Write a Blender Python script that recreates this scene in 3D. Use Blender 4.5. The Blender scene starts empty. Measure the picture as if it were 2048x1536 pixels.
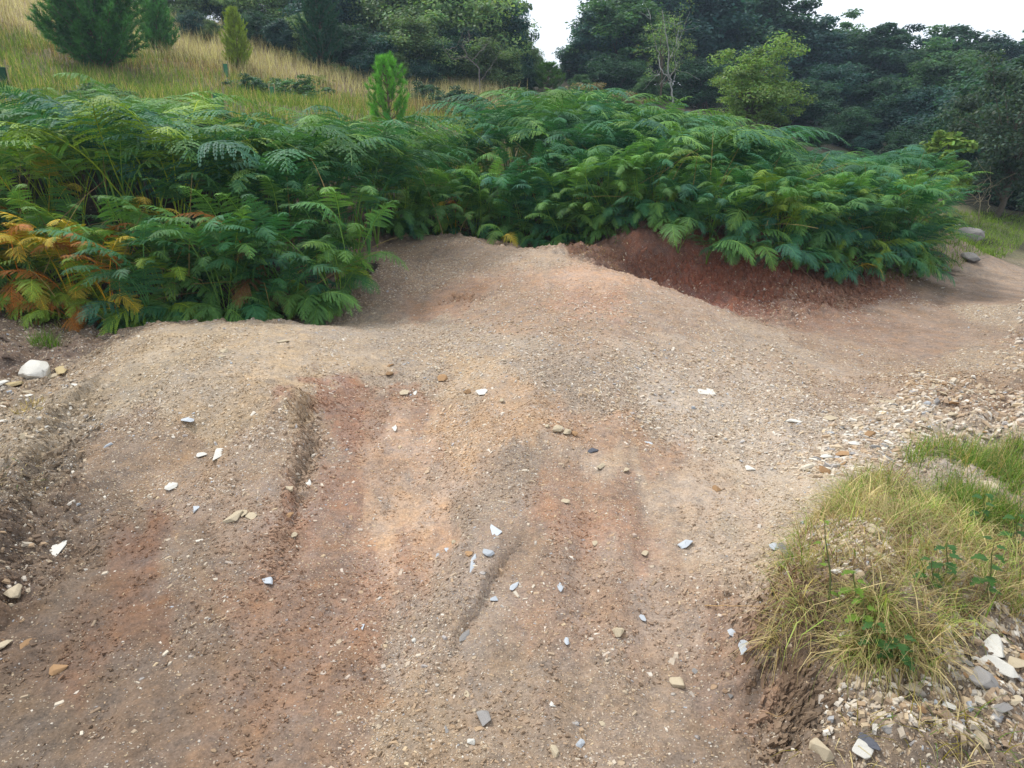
import bpy, bmesh, math, random
import numpy as np
from mathutils import Vector, Matrix, Euler
R = math.radians
sc = bpy.context.scene
COL = sc.collection

# ------------------------------------------------------------------ camera, sky, sun, exposure
FPX, PITCH, CAMZ = 1334.0, R(19.3), 1.6          # focal length in pixels of the 2048 px frame
cam_d = bpy.data.cameras.new("camera")
cam_d.sensor_width = 36.0
cam_d.lens = 36.0 * FPX / 2048.0
cam_d.clip_start, cam_d.clip_end = 0.05, 600.0
cam = bpy.data.objects.new("camera", cam_d)
cam.location = (0, 0, CAMZ)
cam.rotation_euler = (R(90) - PITCH, 0, 0)
COL.objects.link(cam)
sc.camera = cam

SUN_EL, SUN_AZ = R(56), R(-48)                   # azimuth from +Y (the view direction), negative = left
w = bpy.data.worlds.new("World"); sc.world = w; w.use_nodes = True
wn, wl = w.node_tree.nodes, w.node_tree.links
wn.clear()
sky = wn.new('ShaderNodeTexSky'); sky.sky_type = 'NISHITA'; sky.sun_disc = False
sky.sun_elevation = SUN_EL; sky.sun_rotation = SUN_AZ
sky.air_density = 1.0; sky.dust_density = 3.0; sky.ozone_density = 1.0
tc = wn.new('ShaderNodeTexCoord')
cn = wn.new('ShaderNodeTexNoise'); cn.inputs['Scale'].default_value = 2.2; cn.inputs['Detail'].default_value = 5
wl.new(tc.outputs['Generated'], cn.inputs['Vector'])
cr = wn.new('ShaderNodeMapRange'); cr.inputs[1].default_value = .3; cr.inputs[2].default_value = .6
cr.inputs[3].default_value = .72; cr.inputs[4].default_value = .97
wl.new(cn.outputs['Fac'], cr.inputs[0])
mx = wn.new('ShaderNodeMix'); mx.data_type = 'RGBA'
wl.new(cr.outputs[0], mx.inputs[0]); wl.new(sky.outputs[0], mx.inputs[6])
mx.inputs[7].default_value = (9.4, 9.9, 10.6, 1)   # bright cloud cover, in the sky texture's own units
bg = wn.new('ShaderNodeBackground'); bg.inputs[1].default_value = 0.09
wo = wn.new('ShaderNodeOutputWorld')
wl.new(mx.outputs[2], bg.inputs[0]); wl.new(bg.outputs[0], wo.inputs[0])

sun_d = bpy.data.lights.new("sun", 'SUN')
sun_d.energy = 2.4; sun_d.angle = R(10); sun_d.color = (1.0, .97, .92)
sun = bpy.data.objects.new("sun", sun_d)
sd = Vector((math.cos(SUN_EL) * math.sin(SUN_AZ), math.cos(SUN_EL) * math.cos(SUN_AZ), math.sin(SUN_EL)))
sun.rotation_euler = sd.to_track_quat('Z', 'Y').to_euler()
COL.objects.link(sun)

sc.view_settings.view_transform = 'Standard'
sc.view_settings.look = 'None'
sc.view_settings.gamma = 1.0
sc.view_settings.use_curve_mapping = False
sc.view_settings.exposure = 0.68
try:
    sc.cycles.max_bounces = 6; sc.cycles.transparent_max_bounces = 4; sc.cycles.use_denoising = True
except Exception: pass

rng = np.random.default_rng(7)
rnd = random.Random(7)

# ------------------------------------------------------------------ helpers
def ray(px, py):
    dx, dy = (px - 1024) / FPX, (768 - py) / FPX
    c, s = math.cos(PITCH), math.sin(PITCH)
    return np.array([dx, c + dy * s, -s + dy * c])
def at_Y(px, py, Y):                              # the point on that sight line Y metres ahead
    d = ray(px, py); t = Y / d[1]
    return np.array([d[0] * t, Y, CAMZ + d[2] * t])
def at_Z(px, py, Z):
    d = ray(px, py); t = (Z - CAMZ) / d[2]
    return np.array([d[0] * t, d[1] * t, Z])

def _h(ix, iy, seed):
    n = (ix.astype(np.int64) * 374761393 + iy.astype(np.int64) * 668265263 + seed * 974634777) & 0xffffffff
    n = ((n ^ (n >> 13)) * 1274126177) & 0xffffffff
    n = (n ^ (n >> 16)) & 0xffffffff
    return n / 4294967295.0
def vnoise(x, y, seed=0):
    x = np.asarray(x, float); y = np.asarray(y, float)
    ix, iy = np.floor(x), np.floor(y); fx, fy = x - ix, y - iy
    fx = fx * fx * (3 - 2 * fx); fy = fy * fy * (3 - 2 * fy)
    a, b = _h(ix, iy, seed), _h(ix + 1, iy, seed); c, d = _h(ix, iy + 1, seed), _h(ix + 1, iy + 1, seed)
    return (a + (b - a) * fx) * (1 - fy) + (c + (d - c) * fx) * fy - .5
def fbm(x, y, seed=0, oct=4, gain=.5):
    s, a = 0, 1.0
    for k in range(oct):
        s = s + a * vnoise(x * 2 ** k + 17.3 * k, y * 2 ** k - 9.1 * k, seed + k); a *= gain
    return s

def srgb(r, g, b, k=1.0):
    return np.array([(v / 12.92 if v <= .04045 else ((v + .055) / 1.055) ** 2.4) for v in (r / 255, g / 255, b / 255)]) * k

def mk_mesh(name, V, F, mat=None, col=None, smooth=False, attrs=None):
    V = np.asarray(V, np.float32); F = np.asarray(F, np.int32)
    me = bpy.data.meshes.new(name)
    n, m, k = len(V), len(F), F.shape[1]
    me.vertices.add(n); me.vertices.foreach_set('co', V.ravel())
    me.loops.add(m * k); me.loops.foreach_set('vertex_index', F.ravel())
    me.polygons.add(m)
    me.polygons.foreach_set('loop_start', np.arange(0, m * k, k, dtype=np.int32))
    me.polygons.foreach_set('loop_total', np.full(m, k, np.int32))
    me.update(calc_edges=True)
    me.polygons.foreach_set('use_smooth', np.full(m, smooth))
    if col is not None:
        a = me.color_attributes.new('col', 'FLOAT_COLOR', 'POINT')
        c = np.ones((n, 4), np.float32); c[:, :col.shape[1]] = col
        a.data.foreach_set('color', c.ravel())
    for nm, v in (attrs or {}).items():
        a = me.attributes.new(nm, 'FLOAT', 'POINT'); a.data.foreach_set('value', np.asarray(v, np.float32))
    if mat: me.materials.append(mat)
    me.update()
    return me
def link(name, me, parent=None, loc=None, rot=None, scale=None, color=None):
    o = bpy.data.objects.new(name, me); COL.objects.link(o)
    if parent: o.parent = parent
    if loc is not None: o.location = [float(v) for v in loc]
    if rot is not None: o.rotation_euler = rot
    if scale is not None: o.scale = (scale,) * 3 if not hasattr(scale, '__len__') else scale
    if color is not None: o.color = (float(color[0]), float(color[1]), float(color[2]), 1)
    return o
def tag(o, label=None, cat=None, group=None, kind=None):
    if label: o['label'] = label
    if cat: o['category'] = cat
    if group: o['group'] = group
    if kind: o['kind'] = kind
    return o
def norm(v): return v / (np.linalg.norm(v, axis=-1, keepdims=True) + 1e-9)

def tube(P, r, k=5):                              # a tapered tube along a polyline, as quads
    P = np.asarray(P, float); r = np.broadcast_to(np.asarray(r, float), (len(P),))
    T = norm(np.gradient(P, axis=0))
    up = np.where(np.abs(T[:, 2:3]) > .9, np.array([[1., 0, 0]]), np.array([[0, 0, 1.]]))
    A = norm(np.cross(T, up)); B = np.cross(T, A)
    th = np.arange(k) * 2 * math.pi / k
    V = P[:, None] + r[:, None, None] * (A[:, None] * np.cos(th)[None, :, None] + B[:, None] * np.sin(th)[None, :, None])
    n = len(P); F = []
    for i in range(n - 1):
        for j in range(k):
            a, b = i * k + j, i * k + (j + 1) % k
            F.append((a, b, b + k, a + k))
    return V.reshape(-1, 3), np.array(F)
class MB:
    def __init__(s): s.V, s.F, s.C, s.n = [], [], [], 0
    def add(s, V, F, c=(1, 1, 1)):
        V = np.asarray(V, float); s.V.append(V); s.F.append(np.asarray(F) + s.n); s.n += len(V)
        c = np.asarray(c, float); s.C.append(np.broadcast_to(c, (len(V), 3)) if c.ndim == 1 else c)
    def mesh(s, name, mat, smooth=False):
        return mk_mesh(name, np.concatenate(s.V), np.concatenate(s.F), mat, np.concatenate(s.C), smooth)

# ------------------------------------------------------------------ materials
def nt(name):
    m = bpy.data.materials.new(name); m.use_nodes = True
    N, L = m.node_tree.nodes, m.node_tree.links
    return m, N, L, N['Principled BSDF'], N['Material Output']
def mathn(N, L, op, a, b=None, clamp=False):
    n = N.new('ShaderNodeMath'); n.operation = op; n.use_clamp = clamp
    for i, v in enumerate((a, b)):
        if v is None: continue
        if isinstance(v, (int, float)): n.inputs[i].default_value = v
        else: L.new(v, n.inputs[i])
    return n.outputs[0]
def mixc(N, L, f, a, b, mode='MIX'):
    n = N.new('ShaderNodeMix'); n.data_type = 'RGBA'; n.blend_type = mode
    for i, v in ((0, f), (6, a), (7, b)):
        if isinstance(v, (int, float)): n.inputs[i].default_value = v
        elif isinstance(v, (tuple, list)): n.inputs[i].default_value = (*v[:3], 1)
        else: L.new(v, n.inputs[i])
    return n.outputs[2]

def leaf_mat(name, trans=.35, rough=.55, spec=.25, use_obj=True):
    m, N, L, b, out = nt(name)
    at = N.new('ShaderNodeAttribute'); at.attribute_name = 'col'
    c = at.outputs['Color']
    if use_obj:
        oi = N.new('ShaderNodeObjectInfo'); c = mixc(N, L, 1.0, c, oi.outputs['Color'], 'MULTIPLY')
    tx = N.new('ShaderNodeTexCoord'); nz = N.new('ShaderNodeTexNoise'); nz.inputs['Scale'].default_value = 3.0
    nz.inputs['Detail'].default_value = 3
    L.new(tx.outputs['Object'], nz.inputs['Vector'])
    mr = N.new('ShaderNodeMapRange'); mr.inputs[1].default_value = .3; mr.inputs[2].default_value = .7
    mr.inputs[3].default_value = .75; mr.inputs[4].default_value = 1.25
    L.new(nz.outputs['Fac'], mr.inputs[0])
    hs = N.new('ShaderNodeHueSaturation'); L.new(c, hs.inputs['Color']); L.new(mr.outputs[0], hs.inputs['Value'])
    c = hs.outputs['Color']
    L.new(c, b.inputs['Base Color']); b.inputs['Roughness'].default_value = rough
    b.inputs['Specular IOR Level'].default_value = spec
    tr = N.new('ShaderNodeBsdfTranslucent')
    c2 = mixc(N, L, 1.0, c, (1.5, 1.6, .7), 'MULTIPLY'); L.new(c2, tr.inputs['Color'])
    ms = N.new('ShaderNodeMixShader'); ms.inputs[0].default_value = trans
    L.new(b.outputs[0], ms.inputs[1]); L.new(tr.outputs[0], ms.inputs[2]); L.new(ms.outputs[0], out.inputs['Surface'])
    return m
def rough_mat(name, scale=40, bump=.3, dist=.01, var=.25, use_obj=True, rough=.9, extra=None):
    m, N, L, b, out = nt(name)
    at = N.new('ShaderNodeAttribute'); at.attribute_name = 'col'
    c = at.outputs['Color']
    if use_obj:
        oi = N.new('ShaderNodeObjectInfo'); c = mixc(N, L, 1.0, c, oi.outputs['Color'], 'MULTIPLY')
    tx = N.new('ShaderNodeTexCoord'); nz = N.new('ShaderNodeTexNoise'); nz.inputs['Scale'].default_value = scale
    nz.inputs['Detail'].default_value = 6; nz.inputs['Roughness'].default_value = .65
    L.new(tx.outputs['Object'], nz.inputs['Vector'])
    mr = N.new('ShaderNodeMapRange'); mr.inputs[1].default_value = .3; mr.inputs[2].default_value = .7
    mr.inputs[3].default_value = 1 - var; mr.inputs[4].default_value = 1 + var
    L.new(nz.outputs['Fac'], mr.inputs[0])
    hs = N.new('ShaderNodeHueSaturation'); L.new(c, hs.inputs['Color']); L.new(mr.outputs[0], hs.inputs['Value'])
    L.new(hs.outputs['Color'], b.inputs['Base Color']); b.inputs['Roughness'].default_value = rough
    b.inputs['Specular IOR Level'].default_value = .2
    bp = N.new('ShaderNodeBump'); bp.inputs['Strength'].default_value = bump; bp.inputs['Distance'].default_value = dist
    L.new(nz.outputs['Fac'], bp.inputs['Height']); L.new(bp.outputs[0], b.inputs['Normal'])
    return m

def ground_mat():
    m, N, L, b, out = nt("trail_soil")
    g = N.new('ShaderNodeNewGeometry'); P = g.outputs['Position']
    at = N.new('ShaderNodeAttribute'); at.attribute_name = 'col'
    ga = N.new('ShaderNodeAttribute'); ga.attribute_name = 'grav'
    def noise(scale, det=6, rough=.6):
        n = N.new('ShaderNodeTexNoise'); n.inputs['Scale'].default_value = scale; n.inputs['Detail'].default_value = det
        n.inputs['Roughness'].default_value = rough; L.new(P, n.inputs['Vector']); return n.outputs['Fac']
    n1, n2, n3 = noise(2.3), noise(14, 7, .7), noise(110, 4, .7)
    n4 = noise(38, 6, .7)
    v = mathn(N, L, 'ADD', mathn(N, L, 'MULTIPLY', n1, .7), mathn(N, L, 'ADD', mathn(N, L, 'MULTIPLY', n2, 1.2), mathn(N, L, 'ADD', mathn(N, L, 'MULTIPLY', n3, 1.5), mathn(N, L, 'MULTIPLY', n4, 1.2))))
    v = mathn(N, L, 'MAXIMUM', mathn(N, L, 'SUBTRACT', v, 1.3), .35)
    hs = N.new('ShaderNodeHueSaturation'); L.new(at.outputs['Color'], hs.inputs['Color']); L.new(v, hs.inputs['Value'])
    sa = mathn(N, L, 'ADD', mathn(N, L, 'MULTIPLY', noise(7, 6, .7), 1.1), .32); L.new(sa, hs.inputs['Saturation'])
    c = hs.outputs['Color']
    height = mathn(N, L, 'ADD', mathn(N, L, 'MULTIPLY', n2, .7), mathn(N, L, 'ADD', mathn(N, L, 'MULTIPLY', n3, .4), mathn(N, L, 'MULTIPLY', n4, 1.0)))
    # embedded chips of stone, three sizes
    wv = N.new('ShaderNodeTexNoise'); wv.inputs['Scale'].default_value = 30; L.new(P, wv.inputs['Vector'])
    wm = N.new('ShaderNodeVectorMath'); wm.operation = 'MULTIPLY_ADD'; wm.inputs[1].default_value = (.012,) * 3
    L.new(wv.outputs['Color'], wm.inputs[0]); L.new(P, wm.inputs[2])
    cl = noise(3.5, 5, .7)
    for scale, thr, dens, hh in ((26, .16, .25, .9), (60, .2, .42, .5), (120, .24, .5, .3)):
        vo = N.new('ShaderNodeTexVoronoi'); vo.inputs['Scale'].default_value = scale
        mp = N.new('ShaderNodeMapping'); mp.inputs['Scale'].default_value = (1, 1.25, 1.0)
        mp.inputs['Rotation'].default_value = (0, 0, scale * .01)
        L.new(wm.outputs[0], mp.inputs['Vector']); L.new(mp.outputs[0], vo.inputs['Vector'])
        sp = N.new('ShaderNodeSeparateColor'); L.new(vo.outputs['Color'], sp.inputs[0])
        dd = mathn(N, L, 'MULTIPLY', ga.outputs['Fac'], mathn(N, L, 'MULTIPLY', cl, 2 * dens))
        on = mathn(N, L, 'LESS_THAN', sp.outputs[0], dd)
        size = mathn(N, L, 'ADD', mathn(N, L, 'MULTIPLY', sp.outputs[1], .22), thr)
        inside = mathn(N, L, 'MULTIPLY', mathn(N, L, 'SUBTRACT', size, vo.outputs['Distance']), 9.0, True)
        f = mathn(N, L, 'MULTIPLY', inside, on)
        rc = N.new('ShaderNodeValToRGB'); e = rc.color_ramp.elements
        e[0].position = 0; e[0].color = (*srgb(150, 118, 88), 1)
        e[1].position = 1; e[1].color = (*srgb(176, 186, 196), 1)
        for p, q in ((.25, srgb(196, 165, 128)), (.5, srgb(214, 194, 162)), (.78, srgb(226, 212, 188)), (.9, srgb(228, 222, 210))):
            x = e.new(p); x.color = (*q, 1)
        L.new(sp.outputs[2], rc.inputs[0])
        chip = mixc(N, L, .35, rc.outputs[0], at.outputs['Color'])
        c = mixc(N, L, mathn(N, L, 'MULTIPLY', f, .6), c, chip)
        height = mathn(N, L, 'ADD', height, mathn(N, L, 'MULTIPLY', f, hh))
    L.new(c, b.inputs['Base Color'])
    b.inputs['Roughness'].default_value = .95; b.inputs['Specular IOR Level'].default_value = .12
    bp = N.new('ShaderNodeBump'); bp.inputs['Strength'].default_value = .8; bp.inputs['Distance'].default_value = .011
    L.new(height, bp.inputs['Height']); L.new(bp.outputs[0], b.inputs['Normal'])
    return m

M_ground = ground_mat()
M_frond = leaf_mat("bracken_leaf", .22, .6, .15)
M_leaf = leaf_mat("tree_leaf", .32, .55, .18)
M_needle = leaf_mat("pine_needle", .15, .6, .15)
M_grass = leaf_mat("grass_blade", .35, .7, .15)
M_bark = rough_mat("bark", 25, .5, .02)
M_stone = rough_mat("stone", 28, .45, .008, .16)
M_chip = rough_mat("gravel_chip", 90, .3, .003, .15)
M_plastic = rough_mat("guard_plastic", 12, .1, .003, .1, rough=.45)
M_dry = rough_mat("dry_stem", 60, .2, .002, .2)

# ------------------------------------------------------------------ terrain
ctrl = []
for px, py, z in [
    # the near trail
    (0,1536,0),(512,1536,0),(1024,1536,.01),(1450,1536,.02),(0,1300,0),(400,1300,0),(800,1300,-.01),(1200,1300,.01),(1480,1300,.03),
    (150,1100,.02),(400,1100,.05),(700,1100,-.01),(1000,1050,.05),(1300,1100,.05),(1500,1100,.08),(800,1000,.0),
    (250,900,.15),(450,850,.18),(560,800,.24),(720,850,.09),(720,780,.16),(1000,900,.10),(980,820,.15),(1250,950,.08),
    (300,740,.325),(600,730,.285),(450,690,.34),(330,650,.35),(450,646,.36),(600,652,.34),(220,690,.29),
    (850,720,.19),(760,660,.22),(900,640,.21),(700,600,.24),(870,560,.34),(760,520,.42),(870,500,.51),(870,471,.58),(960,478,.58),(800,478,.55),
    (1100,512,.53),(1100,580,.40),(1100,680,.27),(1100,800,.16),(1200,536,.47),(1300,564,.39),(1300,640,.30),(1300,720,.19),(1300,850,.10),
    (1450,620,.24),(1450,700,.16),(1550,660,.12),(1550,780,.05),(1650,690,.05),(1700,720,.02),(1500,950,.04),(1650,850,.03),(1780,740,.02),
    # left verge
    (60,640,.30),(150,680,.22),(0,700,.27),(80,760,.17),(0,860,.18),(60,900,.16),(130,850,.17),(20,1000,.10),(150,760,.22),
    # turn behind the mound
    (1700,640,0),(1850,680,-.02),(1900,600,-.02),(1600,655,.0),(1700,600,.05),(1500,600,.07),(1500,560,.22),(1500,520,.42),(1300,540,.3),(1300,500,.52),(1150,490,.56),
    (1700,560,.17),(1700,520,.36),(1850,550,.1),(1900,548,.03),(2000,520,0),(2048,497,0),(1930,480,.18),(2040,472,.05),(1960,560,0),(2048,545,0),(1905,580,0),(1990,600,0),(1980,640,0),
    # right rubble bank and verge
    (1835,738,.05),(1940,763,.13),(2048,792,.18),(1990,735,-.01),(2035,700,.06),(2048,610,.12),(2000,680,.03),(1850,850,.08),(2000,860,.12),(1750,900,.05),
    (1700,1000,.10),(1650,1150,.19),(1600,1230,.2),(1850,1150,.26),(1750,1270,.24),(1900,1280,.2),(2000,1000,.1),(2048,930,.03),(2048,1200,.16),(1620,1400,.07),(1850,1440,.14),(2048,1500,.14),(1650,1536,.06),
    ]:
    ctrl.append(at_Z(px, py, z))
for px, py, Y in [   # the hillside
    (0,230,10.5),(200,225,11.5),(0,100,16),(0,0,21),(200,125,17),(300,85,20),(450,122,19),(700,163,20),(600,205,16),(420,205,13),(650,240,12.5),
    (780,248,13.5),(960,245,16),(900,205,19),(1000,170,24),(1100,135,32),(1340,225,17),(1600,300,20),(1900,385,17),(2048,425,17),(2048,452,14)]:
    ctrl.append(at_Y(px, py, Y))
ctrl += [np.array(p, float) for p in [
    # hidden ground behind the crests and under the bracken
    (-2.3,5.75,.12),(-3.2,5.7,.12),(-1.5,5.9,.14),(-.9,9.3,.42),(-.3,9.3,.42),(.7,8.1,.36),(1.3,7.35,.22),(1.75,6.9,.12),(2.2,6.5,.03),
    (-4.2,6.4,.42),(-3,7,.5),(-1.9,7.4,.48),(-4,8,.95),(-6,7,.85),(-6,9,1.45),(-2.5,9,.95),(-1.2,10.2,.8),(.5,9.8,.75),(2,9.4,.72),(1,11.5,1.1),(3.3,9,.6),
    (3.2,11.5,1.0),(5,9.7,.52),(5,12,.85),(7,12,.55),(6.5,10.2,.42),(6,14,1.0),(-2,12,1.6),(-4,10.5,1.7),
    (-20,25,8.3),(-30,12,8),(0,45,5),(-9,27,5.3),(-3,27,4.4),(1,28,4.0),(-10,35,5.5),(18,40,3.6),(40,30,2),(40,0,0),(-15,0,1.6),(-9,5,1.2),(8,4,.1),(12,10,.05),(14,16,.2),(0,-5,0),(-10,-10,.5),
    (20,-15,0),(-60,80,20),(60,90,6),(0,100,10),(-60,-30,6),(60,-30,0),(-3,2,.3),(-3.5,3.5,.35),(3,.5,.1),(4,2.5,.12),(6,6,.1),(0,-.5,0),(-2,0,.1)]]
ctrl = np.array(ctrl)
def _phi(r2): return .5 * r2 * np.log(r2 + 1e-9)
def fit(C, z, lam=.004):
    n = len(C); r2 = ((C[:, None] - C[None]) ** 2).sum(-1)
    A = np.zeros((n + 3, n + 3)); A[:n, :n] = _phi(r2) + lam * np.eye(n)
    A[:n, n] = 1; A[:n, n + 1:] = C; A[n, :n] = 1; A[n + 1:, :n] = C.T
    return np.linalg.solve(A, np.concatenate([z, np.zeros(3)]))
CW = fit(ctrl[:, :2], ctrl[:, 2])
def base_h(x, y):
    x = np.asarray(x, float); sh = x.shape; x = x.ravel(); y = np.asarray(y, float).ravel()
    out = np.empty(len(x)); n = len(ctrl)
    for i in range(0, len(x), 20000):
        q = np.stack([x[i:i + 20000], y[i:i + 20000]], 1)
        r2 = ((q[:, None] - ctrl[None, :, :2]) ** 2).sum(-1)
        out[i:i + 20000] = _phi(r2) @ CW[:n] + CW[n] + q @ CW[n + 1:]
    return out.reshape(sh)
def hit(px, py, hf=base_h, far=60):               # where a sight line meets the ground
    d = ray(px, py); d = d / d[1]
    Y = np.concatenate([np.arange(.8, 12, .02), np.arange(12, far, .1)])
    z = CAMZ + d[2] * Y; g = hf(d[0] * Y, Y)
    k = np.nonzero(z <= g)[0]
    k = k[0] if len(k) else len(Y) - 1
    return np.array([d[0] * Y[k], Y[k], g[k]])
def poly(pts): return np.array([hit(*p)[:2] for p in pts])

def seg_d(x, y, pl):                              # distance and side of a polyline
    best = np.full(x.shape, 1e9); side = np.zeros(x.shape); tt = np.zeros(x.shape)
    n = len(pl) - 1
    for i in range(n):
        a, b = pl[i], pl[i + 1]; ab = b - a; L2 = ab @ ab
        t = np.clip(((x - a[0]) * ab[0] + (y - a[1]) * ab[1]) / L2, 0, 1)
        dx, dy = x - a[0] - t * ab[0], y - a[1] - t * ab[1]
        d = np.hypot(dx, dy); m = d < best
        best = np.where(m, d, best); side = np.where(m, np.sign(ab[0] * dy - ab[1] * dx), side); tt = np.where(m, (i + t) / n, tt)
    return best, side, tt
def ss(a, b, v):
    t = np.clip((v - a) / (b - a), 0, 1); return t * t * (3 - 2 * t)
def inside(x, y, pg):
    r = np.zeros(np.shape(x), bool); n = len(pg)
    for i in range(n):
        a, b = pg[i], pg[(i + 1) % n]
        c = ((a[1] > y) != (b[1] > y)) & (x < (b[0] - a[0]) * (y - a[1]) / (b[1] - a[1] + 1e-12) + a[0])
        r ^= c
    return r
# scarps: polyline running away from the camera, +1 side = left; (line, step on the left side, step on the right side, edge width, reach)
SC = [(poly([(470,1340),(540,1180),(575,1060),(600,970),(625,890),(600,835),(640,795)]), .07, 0, .02, .42, .04),
      (poly([(880,1330),(930,1260),(975,1195),(1005,1140),(1030,1075)]), .032, 0, .006, .22, .012),
      (poly([(1045,790),(1075,775),(1110,772)]), 0, .02, .02, .2, .01),
      (poly([(875,606),(920,600),(962,604)]), .04, 0, .03, .3, .02),
      (poly([(0,1210),(40,1120),(70,1040),(75,960),(110,880),(170,800)]), .101, 0, .07, .3, .05),
      (poly([(1555,1536),(1570,1440),(1600,1390),(1545,1300),(1530,1220),(1580,1120)]), 0, .10, .05, .5, .06)]
trail_pg = poly([(0,1180),(75,1020),(100,900),(190,740),(330,652),(600,652),(690,590),(745,500),(870,474),(1100,514),(1300,567),(1550,663),(1700,640),
                 (1880,560),(1990,505),(2048,490),(2230,462),(2230,590),(2048,590),(1985,640),(1960,740),(1830,740),(1790,850),(1650,1000),(1560,1120),(1540,1300),(1590,1400),(1540,1536)])
trail_pg = np.vstack([trail_pg, [[.9, .4], [-2.5, .4]]])
cx, cy = trail_pg.mean(0)
def detail(x, y, b):
    dtr = np.full(x.shape, 1e9)
    near = (np.abs(x) < 14) & (y < 16) & (y > -2)
    xs, ys = x[near], y[near]
    d, _, _ = seg_d(xs, ys, np.vstack([trail_pg, trail_pg[:1]]))
    ins = inside(xs, ys, trail_pg)
    off = np.full(x.shape, 1.0); off[near] = np.where(ins, 0, ss(0, .35, d))
    z = b.copy()
    wx, wy = x + .05 * fbm(x * 5, y * 5, 3, 3), y + .05 * fbm(x * 5, y * 5, 5, 3)
    for pl, hl, hr, ew, reach, rough in SC:
        m = (np.abs(x - pl[:, 0].mean()) < 3) & (np.abs(y - pl[:, 1].mean()) < 3)
        if not m.any(): continue
        d, s, t = seg_d(wx[m], wy[m], pl)
        end = (ss(0, .75, t) * ss(1.0, .93, t) if hl > .05 else np.sin(np.clip(t, 0, 1) * math.pi) ** .6) if hl < .1 and hr < .1 else 1.0
        L = np.where(s > 0, hl * (.6 if hl > .1 else 1), hr) * ss(0, ew, d) * np.exp(-(d / reach) ** 2) * end
        crumble = rough * fbm(x[m] * 28, y[m] * 28, 11, 3) * np.exp(-(d / (ew * 3.5)) ** 2) * end
        z[m] += L + crumble
    nr = ss(5.2, 3.6, y) * (1 - off) * ss(.4, .9, y)
    u_ = x - .13 * y
    z += nr * (.05 * fbm(u_ * 2.4, y * .35, 101, 3, .45) + .022 * fbm(u_ * 8, y * .9, 111, 3, .5))
    z += (.012 + .018 * off) * fbm(x * 2.2, y * 2.2, 21, 3)
    z += (.012 + .06 * off) * fbm(x * 9, y * 9, 31, 4, .6)
    z += (.008 + .022 * off) * fbm(x * 38, y * 38, 41, 3, .6)
    far = ss(12, 30, np.hypot(x, y))
    z += far * .5 * fbm(x * .25, y * .25, 51, 4)
    return z, off
def axis(segs):
    v = [segs[0][0]]
    for a, b, s0, s1 in segs:
        t = a
        while t < b - 1e-6:
            s = s0 + (s1 - s0) * (t - a) / (b - a); t = min(t + s, b); v.append(t)
    return np.array(v)
gx = axis([(-120,-12,8,.4),(-12,-4.5,.4,.04),(-4.5,-2.6,.04,.018),(-2.6,3.2,.016,.016),(3.2,6.5,.018,.04),(6.5,14,.04,.4),(14,120,.4,8)])
gy = axis([(-40,0,6,.15),(0,.9,.15,.02),(.9,4.2,.014,.018),(4.2,8.6,.02,.032),(8.6,16,.035,.15),(16,45,.15,1),(45,180,1,10)])
GX, GY = np.meshgrid(gx, gy)
BZ = base_h(GX, GY)
GZ, OFF = detail(GX, GY, BZ)
def Hq(x, y):
    x = np.asarray(x, float); y = np.asarray(y, float)
    i = np.clip(np.searchsorted(gx, x) - 1, 0, len(gx) - 2); j = np.clip(np.searchsorted(gy, y) - 1, 0, len(gy) - 2)
    fx = np.clip((x - gx[i]) / (gx[i + 1] - gx[i]), 0, 1); fy = np.clip((y - gy[j]) / (gy[j + 1] - gy[j]), 0, 1)
    return (GZ[j, i] * (1 - fx) + GZ[j, i + 1] * fx) * (1 - fy) + (GZ[j + 1, i] * (1 - fx) + GZ[j + 1, i + 1] * fx) * fy
def G(px, py): return hit(px, py, Hq)
def on_ground(px, Y, py=300):
    p = at_Y(px, py, Y); return np.array([p[0], Y, float(Hq(p[0], Y))])

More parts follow.
